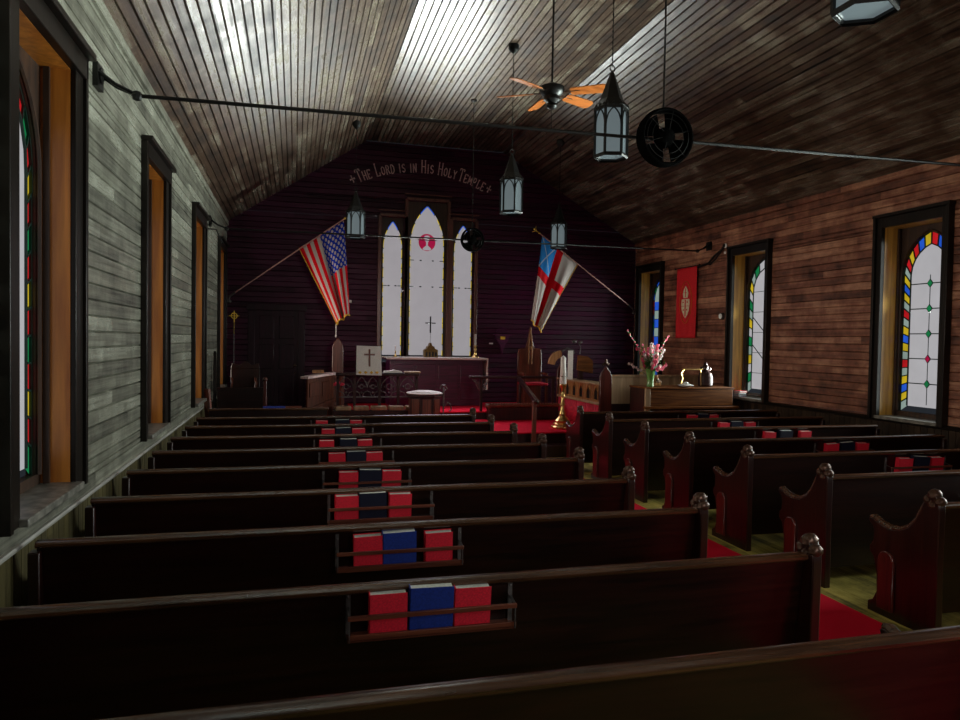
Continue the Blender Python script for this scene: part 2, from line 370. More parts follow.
# trims
mb = MB().prism([(0, 0.745), (0.022, 0.75), (0.026, 0.762), (0.02, 0.772), (0, 0.772)], lambda a, b, d: (XL + a, d, b), YR, YB); struct(mb.build('chair_rail_left', 'cap'))
mb = MB().prism([(0, 0.83), (0.045, 0.845), (0.05, 0.87), (0.03, 0.885), (0, 0.885)], lambda a, b, d: (XR - a, d, b), YR, YB); struct(mb.build('chair_rail_right', 'trim'))
struct(MB().box(XL, XL + .02, YR, YB, 0, .14).build('baseboard_left', 'trim'))
struct(MB().box(XR - .02, XR, YR, YB, 0, .14).build('baseboard_right', 'trim'))
struct(MB().box(XR - .025, XR, YR, YB, ZS - .08, ZS).build('trim_1', 'wall_r'))
struct(MB().box(XL, XL + .025, YR, YB, ZS - .08, ZS).build('trim_2', 'wall_l'))
struct(MB().box(2.42, 3.58, YR + .1, 10.1, 0.0, 0.012).build('aisle_carpet', 'carpet'))
# chancel platform with one lower step, carpet on top
struct(MB().box(XL, 4.98, 10.22, YB, 0, 0.33).box(2.3, 4.98, 9.95, 10.22, 0, 0.17).build('chancel_platform', 'darkwood'))
struct(MB().box(0.9, 4.95, 10.20, 12.06, 0.33, 0.35).build('chancel_carpet', 'carpet'))
struct(MB().box(0.2, 4.98, 12.06, YB, 0.33, 0.47).build('altar_step', 'darkwood'))
struct(MB().box(1.0, 4.6, 12.05, YB, 0.47, 0.49).build('altar_carpet', 'carpet'))

# ------------------------------------------------------------------ windows
def lancet(w, zb, zs, zt, n=12):
    """closed outline, from lower left round the pointed top to lower right"""
    h = zt - zs; R = (w * w + h * h) / (2 * w); pts = [(-w, zb)]
    a1 = math.atan2(h, R - w)                 # angle at apex seen from centre (R-w, zs) of the left arc
    for i in range(n + 1):
        a = PI - a1 * i / n; pts.append((R - w + R * math.cos(a), zs + R * math.sin(a)))
    for i in range(n - 1, -1, -1):
        a = a1 * i / n; pts.append((w - R + R * math.cos(a), zs + R * math.sin(a)))
    pts.append((w, zb)); return pts
def resample(pts, n):
    seg = [math.dist(p, q) for p, q in zip(pts[:-1], pts[1:])]; T = sum(seg); out = []
    for k in range(n + 1):
        t = T * k / n; i = 0
        while i < len(seg) - 1 and t > seg[i]: t -= seg[i]; i += 1
        r = t / seg[i] if seg[i] else 0
        out.append((pts[i][0] + (pts[i + 1][0] - pts[i][0]) * r, pts[i][1] + (pts[i + 1][1] - pts[i][1]) * r))
    return out
GL = ['clear', 'pale', 'red', 'yellow', 'blue', 'green', 'ruby', 'clear_c']
def glass_panel(f, w, zb, zs, zt, style, win, bw=0.10):
    """stained-glass lancet: clear middle, a border of coloured pieces, leads and small diamonds. f(a,b,d)"""
    g = MB(); ld = MB()
    out = lancet(w, zb, zs, zt); inn = lancet(w - bw, zb + bw * 0.7, zs, zt - bw * 1.5)
    bw = {'left': .07, 'end': .045}.get(style, bw)
    out = lancet(w, zb, zs, zt); inn = lancet(w - bw, zb + bw * 0.7, zs, zt - bw * 1.5)
    n = {'side': 44, 'sanct': 30, 'end': 30, 'left': 30}[style]
    o, i = resample(out, n), resample(inn, n)
    order = {'side': ['yellow', 'pale', 'red', 'pale', 'yellow', 'blue'], 'sanct': ['green', 'pale', 'yellow', 'clear'],
             'end': ['red', 'blue', 'green', 'blue', 'red'], 'left': ['red', 'green', 'red', 'yellow']}[style]
    for k in range(n):
        c = order[k % len(order)]
        if style == 'side' and 0.42 < k / n < 0.58: c = ['red', 'yellow', 'blue'][k % 3]
        g.add([f(*o[k], 0), f(*o[k + 1], 0), f(*i[k + 1], 0), f(*i[k], 0)], [(0, 1, 2, 3)], GL.index(c))
        ld.bar(f(*o[k], -.006), f(*i[k], -.006), 0.012, 0.012)
        ld.bar(f(*i[k], -.006), f(*i[k + 1], -.006), 0.014, 0.012)
        ld.bar(f(*o[k], -.006), f(*o[k + 1], -.006), 0.02, 0.014)
    mid = 'clear'
    m = len(inn); c0 = (0, (zb + zs) / 2)
    if style == 'end':
        # blue and white scroll pattern
        rows = 9; w2 = w - bw
        for r in range(rows):
            z0 = zb + bw * .7 + (zs - zb - bw * .7) * r / rows; z1 = zb + bw * .7 + (zs - zb - bw * .7) * (r + 1) / rows
            for q in range(2):
                s0, s1 = (-w2, 0) if q == 0 else (0, w2)
                g.add([f(s0, z0, 0), f(s1, z0, 0), f(s1, z1, 0), f(s0, z1, 0)], [(0, 1, 2, 3)], GL.index('blue' if (r + q) % 2 else 'pale'))
            ld.bar(f(-w2, z0, -.006), f(w2, z0, -.006), 0.012)
            g.prism([(0.09 * math.cos(t * PI / 4), (z0 + z1) / 2 + 0.11 * math.sin(t * PI / 4)) for t in range(8)], f, -0.003, -0.001, GL.index('clear'))
        top = [p for p in inn if p[1] >= zs - 1e-4]
        g.add([f(*p, 0) for p in top], [tuple(range(len(top)))], GL.index('pale'))
    else:
        g.add([f(*p, 0) for p in inn], [tuple(range(m))], GL.index(mid))
    if style == 'side':
        nb = 6
        for r in range(1, nb):
            z = zb + (zs + 0.15 - zb) * r / nb + 0.05
            ld.bar(f(-w + bw, z, -.006), f(w - bw, z, -.006), 0.012)
            a = 0.055
            ld.prism([(-a * .8, z), (0, z + a), (a * .8, z), (0, z - a)], f, -0.010, -0.004)
            g.prism([(-a * .6, z), (0, z + a * .75), (a * .6, z), (0, z - a * .75)], f, -0.014, -0.011, GL.index('ruby' if r == 2 else 'green'))
        ld.bar(f(0, zb + bw, -.006), f(0, zs, -.006), 0.006)
    if style == 'sanct':
        for r in range(1, 6):
            z = zb + (zs - zb) * r / 5
            ld.bar(f(-w + bw, z, -.006), f(w - bw, z, -.006), 0.008)
        for k in range(2):
            z = zb + 0.35 + 0.45 * k; ld.bar(f(-w + bw, z, -.006), f(w - bw, z + .45, -.006), 0.01)
    g.build('stained_glass', [G[k] for k in GL], win, smooth=False)
    ld.build('leading', 'lead', win, smooth=False)
def spandrel(f, hw, z0, z1, outline, d0, d1, win, name='window_frame', mat='frame'):
    """rectangular board with the lancet cut out"""
    mb = MB(); n = len(outline)
    rect = []
    for (a, b) in outline:
        if b <= z0 + 0.08: rect.append((-hw if a < 0 else hw, z0))
        else:
            dx, dz = a, b - (z0 + z1) * 0.55
            k = min(hw / max(1e-6, abs(dx)), ((z1 if dz > 0 else z0) - (z0 + z1) * 0.55) / dz if abs(dz) > 1e-6 else 1e9)
            rect.append((dx * k, (z0 + z1) * 0.55 + dz * k))
    # corners
    for k in range(n - 1):
        a, b, c, d = rect[k], rect[k + 1], outline[k + 1], outline[k]
        poly = [a, b, c, d]
        if abs(a[0]) > hw - 1e-4 and b[1] > z1 - 1e-4 and a[1] < z1 - 1e-4: poly = [a, (math.copysign(hw, a[0]), z1), b, c, d]
        if a[1] > z1 - 1e-4 and abs(b[0]) > hw - 1e-4 and b[1] < z1 - 1e-4: poly = [a, (math.copysign(hw, b[0]), z1), b, c, d]
        mb.prism(poly, f, d0, d1)
    a, b = outline[0], outline[-1]
    mb.prism([(-hw, z0), (hw, z0), b, a], f, d0, d1)
    mb.build(name, mat, win, smooth=False)
def side_window(idx, y, side, style):
    s = 1 if side == 'R' else -1; X = XR if s > 0 else XL
    win = struct(empty('window_%d' % idx, (X, y, WZ0)))
    f = lambda a, b, d: (X + s * d, y + a, b)
    dep = 0.24 if s > 0 else 0.15
    cw = 0.10 if s > 0 else 0.16
    w = 0.375 if s > 0 else 0.345; zb, zs, zt = WZ0 + .06, 2.62, 3.14
    # jambs and head, sill
    jm = MB()
    for a0, a1 in ((-HW - .02, -HW), (HW, HW + .02)): jm.prism([(a0, WZ0), (a1, WZ0), (a1, WZ1), (a0, WZ1)], f, 0, dep + .04)
    jm.prism([(-HW, WZ1), (HW, WZ1), (HW, WZ1 + .02), (-HW, WZ1 + .02)], f, 0, dep + .04)
    jm.build('jamb', 'jamb_r' if s > 0 else 'jamb', win, smooth=False)
    # stop beads
    sb = MB()
    for a in (-HW + .012, HW - .012): sb.prism([(a - .012, WZ0), (a + .012, WZ0), (a + .012, WZ1), (a - .012, WZ1)], f, dep - .05, dep - .02)
    sb.build('stop_bead', 'frame', win, smooth=False)
    struct_s = MB(); struct_s.prism([(-HW - .02, WZ0 - .04), (HW + .02, WZ0 - .04), (HW + .02, WZ0), (-HW - .02, WZ0)], f, -.07, dep + .04)
    struct_s.build('window_sill', 'sill', win, bevel=0.006)
    cs = MB()
    for sg in (-1, 1):
        a0, a1 = sorted((sg * HW, sg * (HW + cw)))
        cs.prism([(a0, WZ0 - .04), (a1, WZ0 - .04), (a1, WZ1 + .12), (a0, WZ1 + .12)], f, -.055 if s > 0 else -.03, 0)
        e0, e1 = sorted((sg * (HW + cw - .03), sg * (HW + cw + .01)))
        cs.prism([(e0, WZ0 - .04), (e1, WZ0 - .04), (e1, WZ1 + .15), (e0, WZ1 + .15)], f, -.085 if s > 0 else -.05, -.0)
    cs.prism([(-HW - cw, WZ1), (HW + cw, WZ1), (HW + cw, WZ1 + .12), (-HW - cw, WZ1 + .12)], f, -.05, 0)
    cs.prism([(-HW - cw - .02, WZ1 + .12), (HW + cw + .02, WZ1 + .12), (HW + cw + .02, WZ1 + .16), (-HW - cw - .02, WZ1 + .16)], f, -.09, 0)
    cs.build('window_casing', 'trim', win, bevel=0.005)
    spandrel(f, HW, WZ0, WZ1, lancet(w, zb, zs, zt), dep, dep + .05, win)
    ar = MB(); ol = lancet(w + .012, zb, zs, zt + .015)
    ar.tube([f(a, b, dep - .012) for a, b in ol], 0.014, 6); ar.build('arch_moulding', 'frame', win)
    g = lambda a, b, d: f(a, b, dep + .03 + d)
    glass_panel(g, w, zb, zs, zt, style, win)
    return win
k = 1
for y in LEFT_WIN: side_window(k, y, 'L', 'left'); k += 1
for y in RIGHT_WIN: side_window(k, y, 'R', {9.83: 'sanct', 13.08: 'end'}.get(y, 'side')); k += 1
# triple window over the altar
def end_window(idx, xc, w, zb, zs, zt, hw, ztop):
    win = struct(empty('window_%d' % idx, (xc, YB, zb)))
    f = lambda a, b, d: (xc + a, YB + d, b)
    spandrel(f, hw, zb - .06, ztop, lancet(w, zb, zs, zt), 0.03, 0.07, win, mat='frame')
    cs = MB()
    for sg in (-1, 1):
        a0, a1 = sorted((sg * (hw - .005), sg * (hw + .055)))
        cs.prism([(a0, zb - .06), (a1, zb - .06), (a1, ztop + .02), (a0, ztop + .02)], f, -.05, .06)
    cs.prism([(-hw - .02, ztop), (hw + .02, ztop), (hw + .02, ztop + .055), (-hw - .02, ztop + .055)], f, -.055, .06)
    cs.prism([(-hw - .07, ztop + .105), (hw + .07, ztop + .105), (hw + .07, ztop + .125), (-hw - .07, ztop + .125)], f, -.08, 0)
    cs.build('window_casing', 'casing_b', win, bevel=0.005)
    g = MB(); ld = MB(); ol = lancet(w, zb, zs, zt, 14); inn = lancet(w - .022, zb + .02, zs, zt - .04, 14)
    n = 56; o, i = resample(ol, n), resample(inn, n)
    for q in range(n):
        c = 'blue' if abs(q + .5 - n / 2) < 2 else ('yellow' if q % 3 else 'clear_c')
        g.add([f(*o[q], .05), f(*o[q + 1], .05), f(*i[q + 1], .05), f(*i[q], .05)], [(0, 1, 2, 3)], GL.index(c))
        ld.bar(f(*o[q], .044), f(*o[q + 1], .044), 0.030, 0.014)
        if q % 2 == 0: ld.bar(f(*o[q], .044), f(*i[q], .044), 0.016, 0.014)
    g.add([f(*p, .05) for p in inn], [tuple(range(len(inn)))], GL.index('clear_c'))
    for z in ([3.32, 2.80] if w > .3 else [2.80]):
        for sg in (-1, 1): ld.bar(f(sg * w, z, .044), f(sg * (w - .09), z, .044), 0.014)
        for sg in (-1, 1): ld.ball(f(sg * w * .35, z, .044), 0.016, 6, sc=(1.5, .4, .8))
    if w > .3:
        mz = 3.68; mr = 0.17
        disc = lambda r, zc, xs=0, sx=1, sy=1, nn=24: [(xs + r * sx * math.cos(2 * PI * t / nn), zc + r * sy * math.sin(2 * PI * t / nn)) for t in range(nn)]
        g.prism(disc(mr, mz), f, .046, .049, GL.index('ruby'))
        g.prism(disc(.055, mz + .095, 0, 1.1, .8), f, .042, .045, GL.index('clear_c'))
        g.prism([(-.055, mz + .05), (.055, mz + .05), (.02, mz + .01), (.016, mz - .06), (.09, mz - .125), (.06, mz - .155), (-.06, mz - .155), (-.09, mz - .125), (-.016, mz - .06), (-.02, mz + .01)], f, .042, .045, GL.index('clear_c'))
        ld.bar(f(-.19, mz + .045, .04), f(.19, mz + .045, .04), 0.014)
    g.build('stained_glass', [G[k] for k in GL], win, smooth=False); ld.build('leading', 'lead', win, smooth=False)
end_window(11, 1.835, 0.195, 1.42, 3.55, 4.08, 0.235, 4.14)
end_window(12, 2.52, 0.35, 1.42, 3.62, 4.42, 0.40, 4.48)
end_window(13, 3.255, 0.195, 1.42, 3.55, 4.08, 0.235, 4.14)
# added window behind the viewer, unseen; fills pew backs and books
win = struct(empty('window_14', (2.7, YR, 1.2)))
MB().box(1.9, 3.5, YR - .06, YR - .04, 1.2, 4.0).build('pane', G['clear'], win)
mbx = MB()
for x in (1.87, 2.7, 3.53): mbx.box(x - .04, x + .04, YR - .05, YR + .05, 1.16, 4.04)
for z in (1.18, 2.6, 4.02): mbx.box(1.85, 3.55, YR - .05, YR + .05, z - .04, z + .04)
mbx.build('window_frame', 'frame', win)
# panelled door in the end wall
door = struct(empty('door_1', (-0.35, YB, 0.33)))
mbd = MB().box(-0.85, -0.73, YB - .05, YB, .33, 2.25).box(.06, .18, YB - .05, YB, .33, 2.25).box(-.88, .21, YB - .06, YB, 2.25, 2.37)
mbd.build('door_frame', 'doorwood', door, bevel=.008)
MB().box(-.73, .06, YB - .025, YB, .33, 2.25).build('door_leaf', 'doorwood', door)
mbp = MB()
for x0, x1 in ((-.65, -.38), (-.29, -.02)):
    for z0, z1 in ((.50, 1.05), (1.15, 1.62), (1.72, 2.15)): mbp.box(x0, x1, YB - .04, YB - .02, z0, z1)
mbp.build('door_panel', 'doorwood', door, bevel=.012)
MB().ball((.0, YB - .06, 1.22), .03).ball((.0, YB - .06, 1.08), .018).build('door_knob', 'bronze', door)

# ------------------------------------------------------------------ pews
def end_profile():
    p = [(-.055, 0), (-.05, .45), (-.055, .74), (-.05, .80), (-.02, .84), (.03, .83), (.055, .78)]
    p += [(.075, .72), (.11, .655), (.16, .60), (.23, .562), (.31, .553), (.38, .568), (.44, .592), (.47, .588), (.465, .566)]
    p += [(.435, .545), (.425, .50), (.43, .44), (.455, .42), (.455, .38), (.42, .35), (.395, .25), (.39, .14), (.42, .08), (.46, .06), (.46, 0)]
    return p
def wall_profile(top):
    z = (top - .04) * .84 / (top + .075)
    return [(-.02, 0), (-.03, z), (.04, z), (.09, .62), (.16, .57), (.30, .545), (.44, .55), (.44, 0)]
def pew(name, x0, x1, y, top, label, aisle, rack=None, dz=0.0, rz=0.0):
    """faces +Y (the altar). aisle: +1 when the aisle end is at x1, -1 when at x0"""
    t = empty(name, ((x0 + x1) / 2, y, 0), label, 'pew', 'pews left of the aisle' if aisle > 0 else 'pews right of the aisle')
    # leaning back panel
    lean = lambda z: y + 0.085 * (1 - z / top)
    MB().prism([(lean(.10), .10), (lean(.10) + .03, .10), (lean(top) + .03, top - .02), (lean(top), top - .02)], lambda a, b, d: (d, a, b), x0 + .03, x1 - .03).build('backrest', 'pew', t)
    cx = [(-.018, -.022), (-.026, -.014), (-.027, -.004), (-.02, .004), (.0, .009), (.025, .008), (.042, .0), (.045, -.014), (.036, -.022)]
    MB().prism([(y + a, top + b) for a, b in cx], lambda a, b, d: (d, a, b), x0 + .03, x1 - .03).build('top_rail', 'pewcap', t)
    MB().prism([(y + .10, .40), (y + .46, .43), (y + .475, .445), (y + .46, .46), (y + .10, .43)], lambda a, b, d: (d, a, b), x0 + .03, x1 - .03).build('seat', 'pew', t)
    for e, fc in ((x0, -1), (x1, 1)):
        prof = end_profile() if fc == aisle else wall_profile(top)
        th = .05; ex0, ex1 = (e, e + th) if fc < 0 else (e - th, e)
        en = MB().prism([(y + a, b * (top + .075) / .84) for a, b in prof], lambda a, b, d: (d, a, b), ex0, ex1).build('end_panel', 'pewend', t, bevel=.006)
        if fc == aisle:
            xo = e; sg = fc
            ar = [(y + .25, .05), (y + .25, .37)] + [(y + .31 - .06 * math.cos(q * PI / 8), .37 + .06 * math.sin(q * PI / 8)) for q in range(9)] + [(y + .37, .05)]
            MB().prism(ar, lambda a, b, d: (xo + sg * d, a, b), -.004, .018).build('arched_relief', 'relief', en, bevel=.006)
            kz = (top + .075) ; kx = (ex0 + ex1) / 2
            kn = MB()
            for (dy, dzz, r) in ((0, .0, .036), (.038, -.035, .030), (-.038, -.035, .030), (0, -.06, .034)): kn.ball((kx, y + dy, kz + dzz - .012), r, 10, sc=(1.25, 1, 1))
            kn.build('carved_finial', 'bronze', en)
            # rolled lip along the arm
            lip = [(y + a, b * (top + .075) / .84) for a, b in end_profile()[6:15]]
            MB().tube([(kx, a, b + .004) for a, b in lip], [.012] + [.022] * 7 + [.016], 8).build('arm_cap', 'pewcap', en)
    if rack:
        a, b, zt = rack
        rk = MB(); yf = lambda z: lean(z)
        for z in (zt, zt - .075): rk.box(a, b, yf(z) - .088, yf(z) - .074, z - .009, z + .009)
        rk.box(a, b, yf(zt - .09) - .078, yf(zt - .09), zt - .098, zt - .086)
        r = rk.build('book_rack', 'rack', t, bevel=.002)
        for x in (a + .006, b - .006):
            br = MB().box(x - .009, x + .009, yf(zt + .04) - .007, yf(zt + .04) + .004, zt - .10, zt + .085)
            br.bar((x, yf(zt) - .08, zt + .004), (x, yf(zt) + .002, zt + .02), .01, .004).bar((x, yf(zt) - .08, zt - .09), (x, yf(zt) - .08, zt + .006), .012, .004)
            br.ball((x, yf(zt + .06) - .009, zt + .06), .006, 6)
            br.build('bracket', 'iron', r)
    return t
ordn = ['nearest', 'second', 'third', 'fourth', 'fifth', 'sixth', 'seventh', 'eighth', 'ninth', 'tenth']
A_TOP = [.815, .79, .785, .782, .78, .775, .77, .765, .76]
RACK_A = {1: (.20, .86, .695), 2: (.21, .86, .665), 3: (.21, .88, .675), 4: (.21, .88, .655), 5: (.21, .87, .655), 6: (.19, .87, .64), 7: (.22, .88, .64), 8: (.2, .88, .63)}
RACK_B = {1: (5.05, 5.85, .665), 2: (5.05, 5.85, .665), 3: (5.16, 5.84, .665), 4: (5.17, 5.85, .665), 5: (5.12, 5.88, .67), 6: (5.14, 5.84, .67), 7: (5.20, 5.88, .67)}
for k in range(9):
    pew('church_pew', -1.165, 2.31, 1.80 + .9 * k, A_TOP[k],
        (['nearest dark pew, its bare back along the bottom edge', 'second pew left of the aisle, holding red and bright blue books', 'third pew left of the aisle, a gap between its blue and red books'][k] if k < 3 else '%s dark pew left of the aisle, counted from the viewer' % ordn[k]) if k < 8 else 'dark pew left of the aisle, farthest one, closest to the chancel steps', 1, RACK_A.get(k))
for k in range(7):
    pew('church_pew', 3.70, 6.84, 3.36 + .905 * k, .80,
        ('%s dark pew right of the aisle, counted from the viewer' % ordn[k]) if k < 6 else 'farthest dark pew right of the aisle, closest to the flowers', -1, RACK_B.get(k + 1) if k > 0 else None)

# hymnals
def book_proto(name, cover, w, h, th):
    o = empty(name, (0, 0, 0)); c = .004
    MB().box(-w / 2, w / 2, -th / 2, -th / 2 + c, 0, h).box(-w / 2, w / 2, th / 2 - c, th / 2, 0, h).box(-w / 2, -w / 2 + c, -th / 2, th / 2, 0, h).build('cover', cover, o)
    MB().box(-w / 2 + c, w / 2 - .005, -th / 2 + c, th / 2 - c, .004, h - .004).build('pages', 'paper', o)
    return o
protos = {'r': book_proto('hymnal', 'bookred', .145, .168, .052), 'b': book_proto('prayer_book', 'bookblue', .172, .182, .056), 'n': book_proto('prayer_book', 'booknavy', .172, .182, .056)}
used = {}
ORD = ['nearest', 'second', 'third', 'fourth', 'fifth', 'sixth', 'seventh', 'farthest']
def place_book(kind, x, y, z, label, tilt, roll, group='books in the pew racks'):
    o = protos[kind] if kind not in used else copy_tree(protos[kind]); used[kind] = 1
    o.location = (x, y, z); o.rotation_euler = (tilt, roll, random.uniform(-.03, .03)); tag(o, label, 'book', group)
    return o
BOOKS_A = {1: [.355, .52, .685], 2: [.37, .53, .735], 3: [.325, .49, .66], 4: [.40, .56, .725], 5: [.37, .535, .695], 6: [.315, .53, .70], 7: [.37, .54, .71], 8: [.33, .59, .755]}
BOOKS_B = {3: [5.335, 5.505, 5.69], 4: [5.355, 5.54, 5.715], 5: [5.285, 5.50, 5.77], 6: [5.295, 5.485, 5.69], 7: [5.40, 5.57, 5.74]}
for row, xs in BOOKS_A.items():
    top = A_TOP[row]; y0 = 1.80 + .9 * row; zt = RACK_A[row][2]
    for j, x in enumerate(xs):
        kd = 'r' if j != 1 else ('b' if row in (1, 2) else 'n')
        col = {'r': 'red', 'b': 'bright blue', 'n': 'dark navy'}[kd]; pos = ['left', 'middle', 'right'][j]
        zz = zt - .085; yy = y0 + .085 * (1 - zz / top) - .037
        place_book(kd, x, yy, zz, '%s book, %s of three, %s rack left of the aisle' % (col, pos, ORD[row - 1]), math.atan(.085 / top) + .0, random.uniform(-.03, .03))
for row, xs in BOOKS_B.items():
    y0 = 3.36 + .905 * (row - 1); zt = RACK_B[row][2]
    for j, x in enumerate(xs):
        kd = 'r' if j != 1 else 'n'; col = 'red' if j != 1 else 'dark navy'; pos = ['left', 'middle', 'right'][j]
        zz = zt - .085; yy = y0 + .085 * (1 - zz / .8) - .037
        place_book(kd, x, yy, zz, '%s book, %s of three, %s visible rack right of the aisle' % (col, pos, ORD[row - 3]), math.atan(.085 / .8), random.uniform(-.06, .06))
# books lying on the right sill
for j, (c, dx) in enumerate((('bookblue', 0), ('booknavy', .01), ('bookred', -.005))):
    o = empty('hymnal', (XR + .06, 10.12, .902 + .032 * j), ['bottom', 'middle', 'red top'][j] + ' book of the stack lying on the window sill beside the organ', 'book', 'books on the window sill')
    MB().box(XR - .01, XR + .13, 10.02 + dx, 10.22 + dx, .902 + .032 * j, .905 + .032 * j).box(XR - .01, XR + .13, 10.02 + dx, 10.22 + dx, .927 + .032 * j, .930 + .032 * j).build('cover', c, o)
    MB().box(XR - .005, XR + .125, 10.025 + dx, 10.215 + dx, .905 + .032 * j, .927 + .032 * j).build('pages', 'paper', o)

# ------------------------------------------------------------------ hanging lanterns, fans, tie rods
def lantern_proto():
    t = empty('hanging_lantern', (0, 0, 0)); n = 6; ph = PI / 6; zb, zt, R = 0.0, .42, .145
    hexr = lambda r, z: [(r * math.cos(ph + 2 * PI * k / n), r * math.sin(ph + 2 * PI * k / n), z) for k in range(n)]
    gl = MB(); gl.lathe((0, 0, 0), [(R - .012, zb + .015), (R - .012, zt - .01)], 6, phase=ph); gl.build('glass', 'opal', t, smooth=False)
    fr = MB()
    lo, hi = hexr(R, zb + .01), hexr(R, zt)
    for k in range(n):
        fr.bar(lo[k], hi[k], .018); fr.bar(lo[k], lo[(k + 1) % n], .016, .02); fr.bar(hi[k], hi[(k + 1) % n], .02, .024)
        p, q = Vector(hexr(R + .002, 0)[k]), Vector(hexr(R + .002, 0)[(k + 1) % n])
        ar = [(-1, .24), (-.93, .30), (-.7, .355), (-.35, .39), (0, .41), (.35, .39), (.7, .355), (.93, .30), (1, .24)]
        pts = [p.lerp(q, .5 + .46 * a) + Vector((0, 0, z)) for a, z in ar]
        fr.tube(pts, .007, 5)
        out = (p + q).normalized() * (R + .01)
        for u in (.12, .5, .88): fr.ball(tuple(p.lerp(q, u) + Vector((0, 0, zt + .02))), .016, 6, sc=(1, 1, 1.5))
    fr.lathe((0, 0, 0), [(R + .004, zb - .012), (R + .012, zb + .004), (R - .01, zb + .012)], 6, phase=ph, caps=False)
    fr.build('frame', 'black', t, smooth=False)
    MB().lathe((0, 0, 0), [(R + .02, zt + .01), (R * .72, zt + .09), (.06, zt + .22), (.018, zt + .33), (.006, zt + .345)], 6, phase=ph).build('roof', 'black', t, smooth=False)
    rg = MB().tube([(.028 * math.cos(a * PI / 6), 0, zt + .372 + .028 * math.sin(a * PI / 6)) for a in range(13)], .006, 6)
    rg.build('hook_ring', 'black', t)
    return t
LAN = [(2.73, 2.95, ZF, 'lantern cut off by the top edge of the view'), (2.73, 5.87, ZF, 'large lantern hanging just right of the brown bladed fan'),
       (2.70, 8.79, ZF, 'lantern hanging right of the painted motto'), (.95, 11.8, 5.30, 'small lantern hanging beside the striped flag'), (4.51, 11.77, 5.30, 'small lantern hanging over the red cross flag')]
lp = lantern_proto()
for k, (x, y, zc, lab) in enumerate(LAN):
    o = lp if k == 0 else copy_tree(lp)
    o.location = (x, y, 3.41); o.rotation_euler = (0, 0, [0, .25, 0, .45, .5][k]); tag(o, 'pointed black metal ' + lab, 'lantern', 'pointed lanterns under the ceiling')
    if k == 1: o.location.z = 3.41
    ch = MB(); z = 3.41 + .42 + .40
    n = int((zc - z) / .05)
    ch.tube([(x, y, z), (x, y, zc - .02)], .0045, 5)
    for i in range(0, n): ch.ball((x, y, z + .05 * i), .009, 5, sc=(1, .6, 1.8))
    c = ch.build('chain', 'black', None, loc=(x, y, 3.41)); c.parent = o; c.location = (0, 0, 0)
    cn = MB().lathe((x, y, zc - .05), [(.015, -.06), (.05, -.03), (.07, .0), (.07, .06)], 12).build('ceiling_rose', 'black', None, loc=(x, y, 3.41)); cn.parent = o; cn.location = (0, 0, 0)
# ceiling fan
fx, fy, fz = 2.65, 7.2, 4.41
t = empty('ceiling_fan', (fx, fy, ZF), 'dark ceiling fan with narrow orange brown wooden blades on a long rod', 'fan')
MB().tube([(fx, fy, fz + .08), (fx, fy, ZF)], .012).lathe((fx, fy, ZF - .06), [(.02, 0), (.06, .03), (.06, .06)], 12).build('down_rod', 'black', t)
MB().lathe((fx, fy, fz), [(.05, -.10), (.09, -.07), (.09, -.03), (.12, .0), (.135, .03), (.13, .07), (.08, .09), (.03, .12)], 20).build('motor_housing', 'black', t)
MB().ball((fx, fy, fz - .13), .06, 12, sc=(1, 1, .6)).tube([(fx, fy, fz - .15), (fx, fy, fz - .36)], .003, 5).ball((fx, fy, fz - .37), .01, 6).build('pull_chain', 'black', t)
for k, a in enumerate((-32, 24, 208, 150, 92)):
    A = math.radians(a); d = Vector((math.cos(A), math.sin(A), 0)); p = Vector((-d.y, d.x, 0)); ti = -.28
    up = Vector((0, 0, 1)); w = (p * math.cos(ti) + up * math.sin(ti)); nn = w.cross(d)
    pts = [(.20, -.05), (.24, -.062), (.56, -.072), (.60, -.05), (.61, 0), (.60, .05), (.56, .072), (.24, .062), (.20, .05)]
    c = Vector((fx, fy, fz + .01)); f = lambda a_, b_, e_: tuple(c + d * a_ + w * b_ + nn * e_)
    bl = MB().prism(pts, f, -.004, .004).build('blade', 'blade', t, smooth=False)
    MB().bar(tuple(c + d * .10), tuple(c + d * .30), .03, .008).build('blade_arm', 'bronze', bl)
# tie rods with wall brackets
def tie_rod(y, zl, zr, xc, label, drop):
    t = empty('tie_rod', (xc, y, 3.33), label, 'tie rod', 'iron tie rods across the nave')
    zc = (zl + zr) / 2
    MB().tube([(XL + .22, y, zl), (xc, y, zc), (XR - .22, y, zr)], .013, 8).build('rod', 'black', t)
    for s, X, z in ((1, XL, zl), (-1, XR, zr)):
        b = MB(); b.box(min(X, X + s * .03), max(X, X + s * .03), y - .07, y + .07, z + .02, z + .17)
        for dy in (-.05, .05): b.tube([(X + s * .02, y + dy, z + .12), (X + s * .12, y + dy * .6, z + .05), (X + s * .25, y, z)], .012, 6)
        b.ball((X + s * .24, y, z), .035, 8); b.lathe((X + s * .02, y, z + .10), [(.05, -.02), (.05, .02)], 10, axis='X')
        b.build('wall_bracket', 'black', t)
    return t
tie_rod(4.95, 3.27, 3.37, 2.74, 'near black iron tie rod crossing the nave in front of the big lantern', 0)
tie_rod(11.0, 3.33, 3.38, 2.74, 'far black iron tie rod crossing in front of the altar windows', 0)
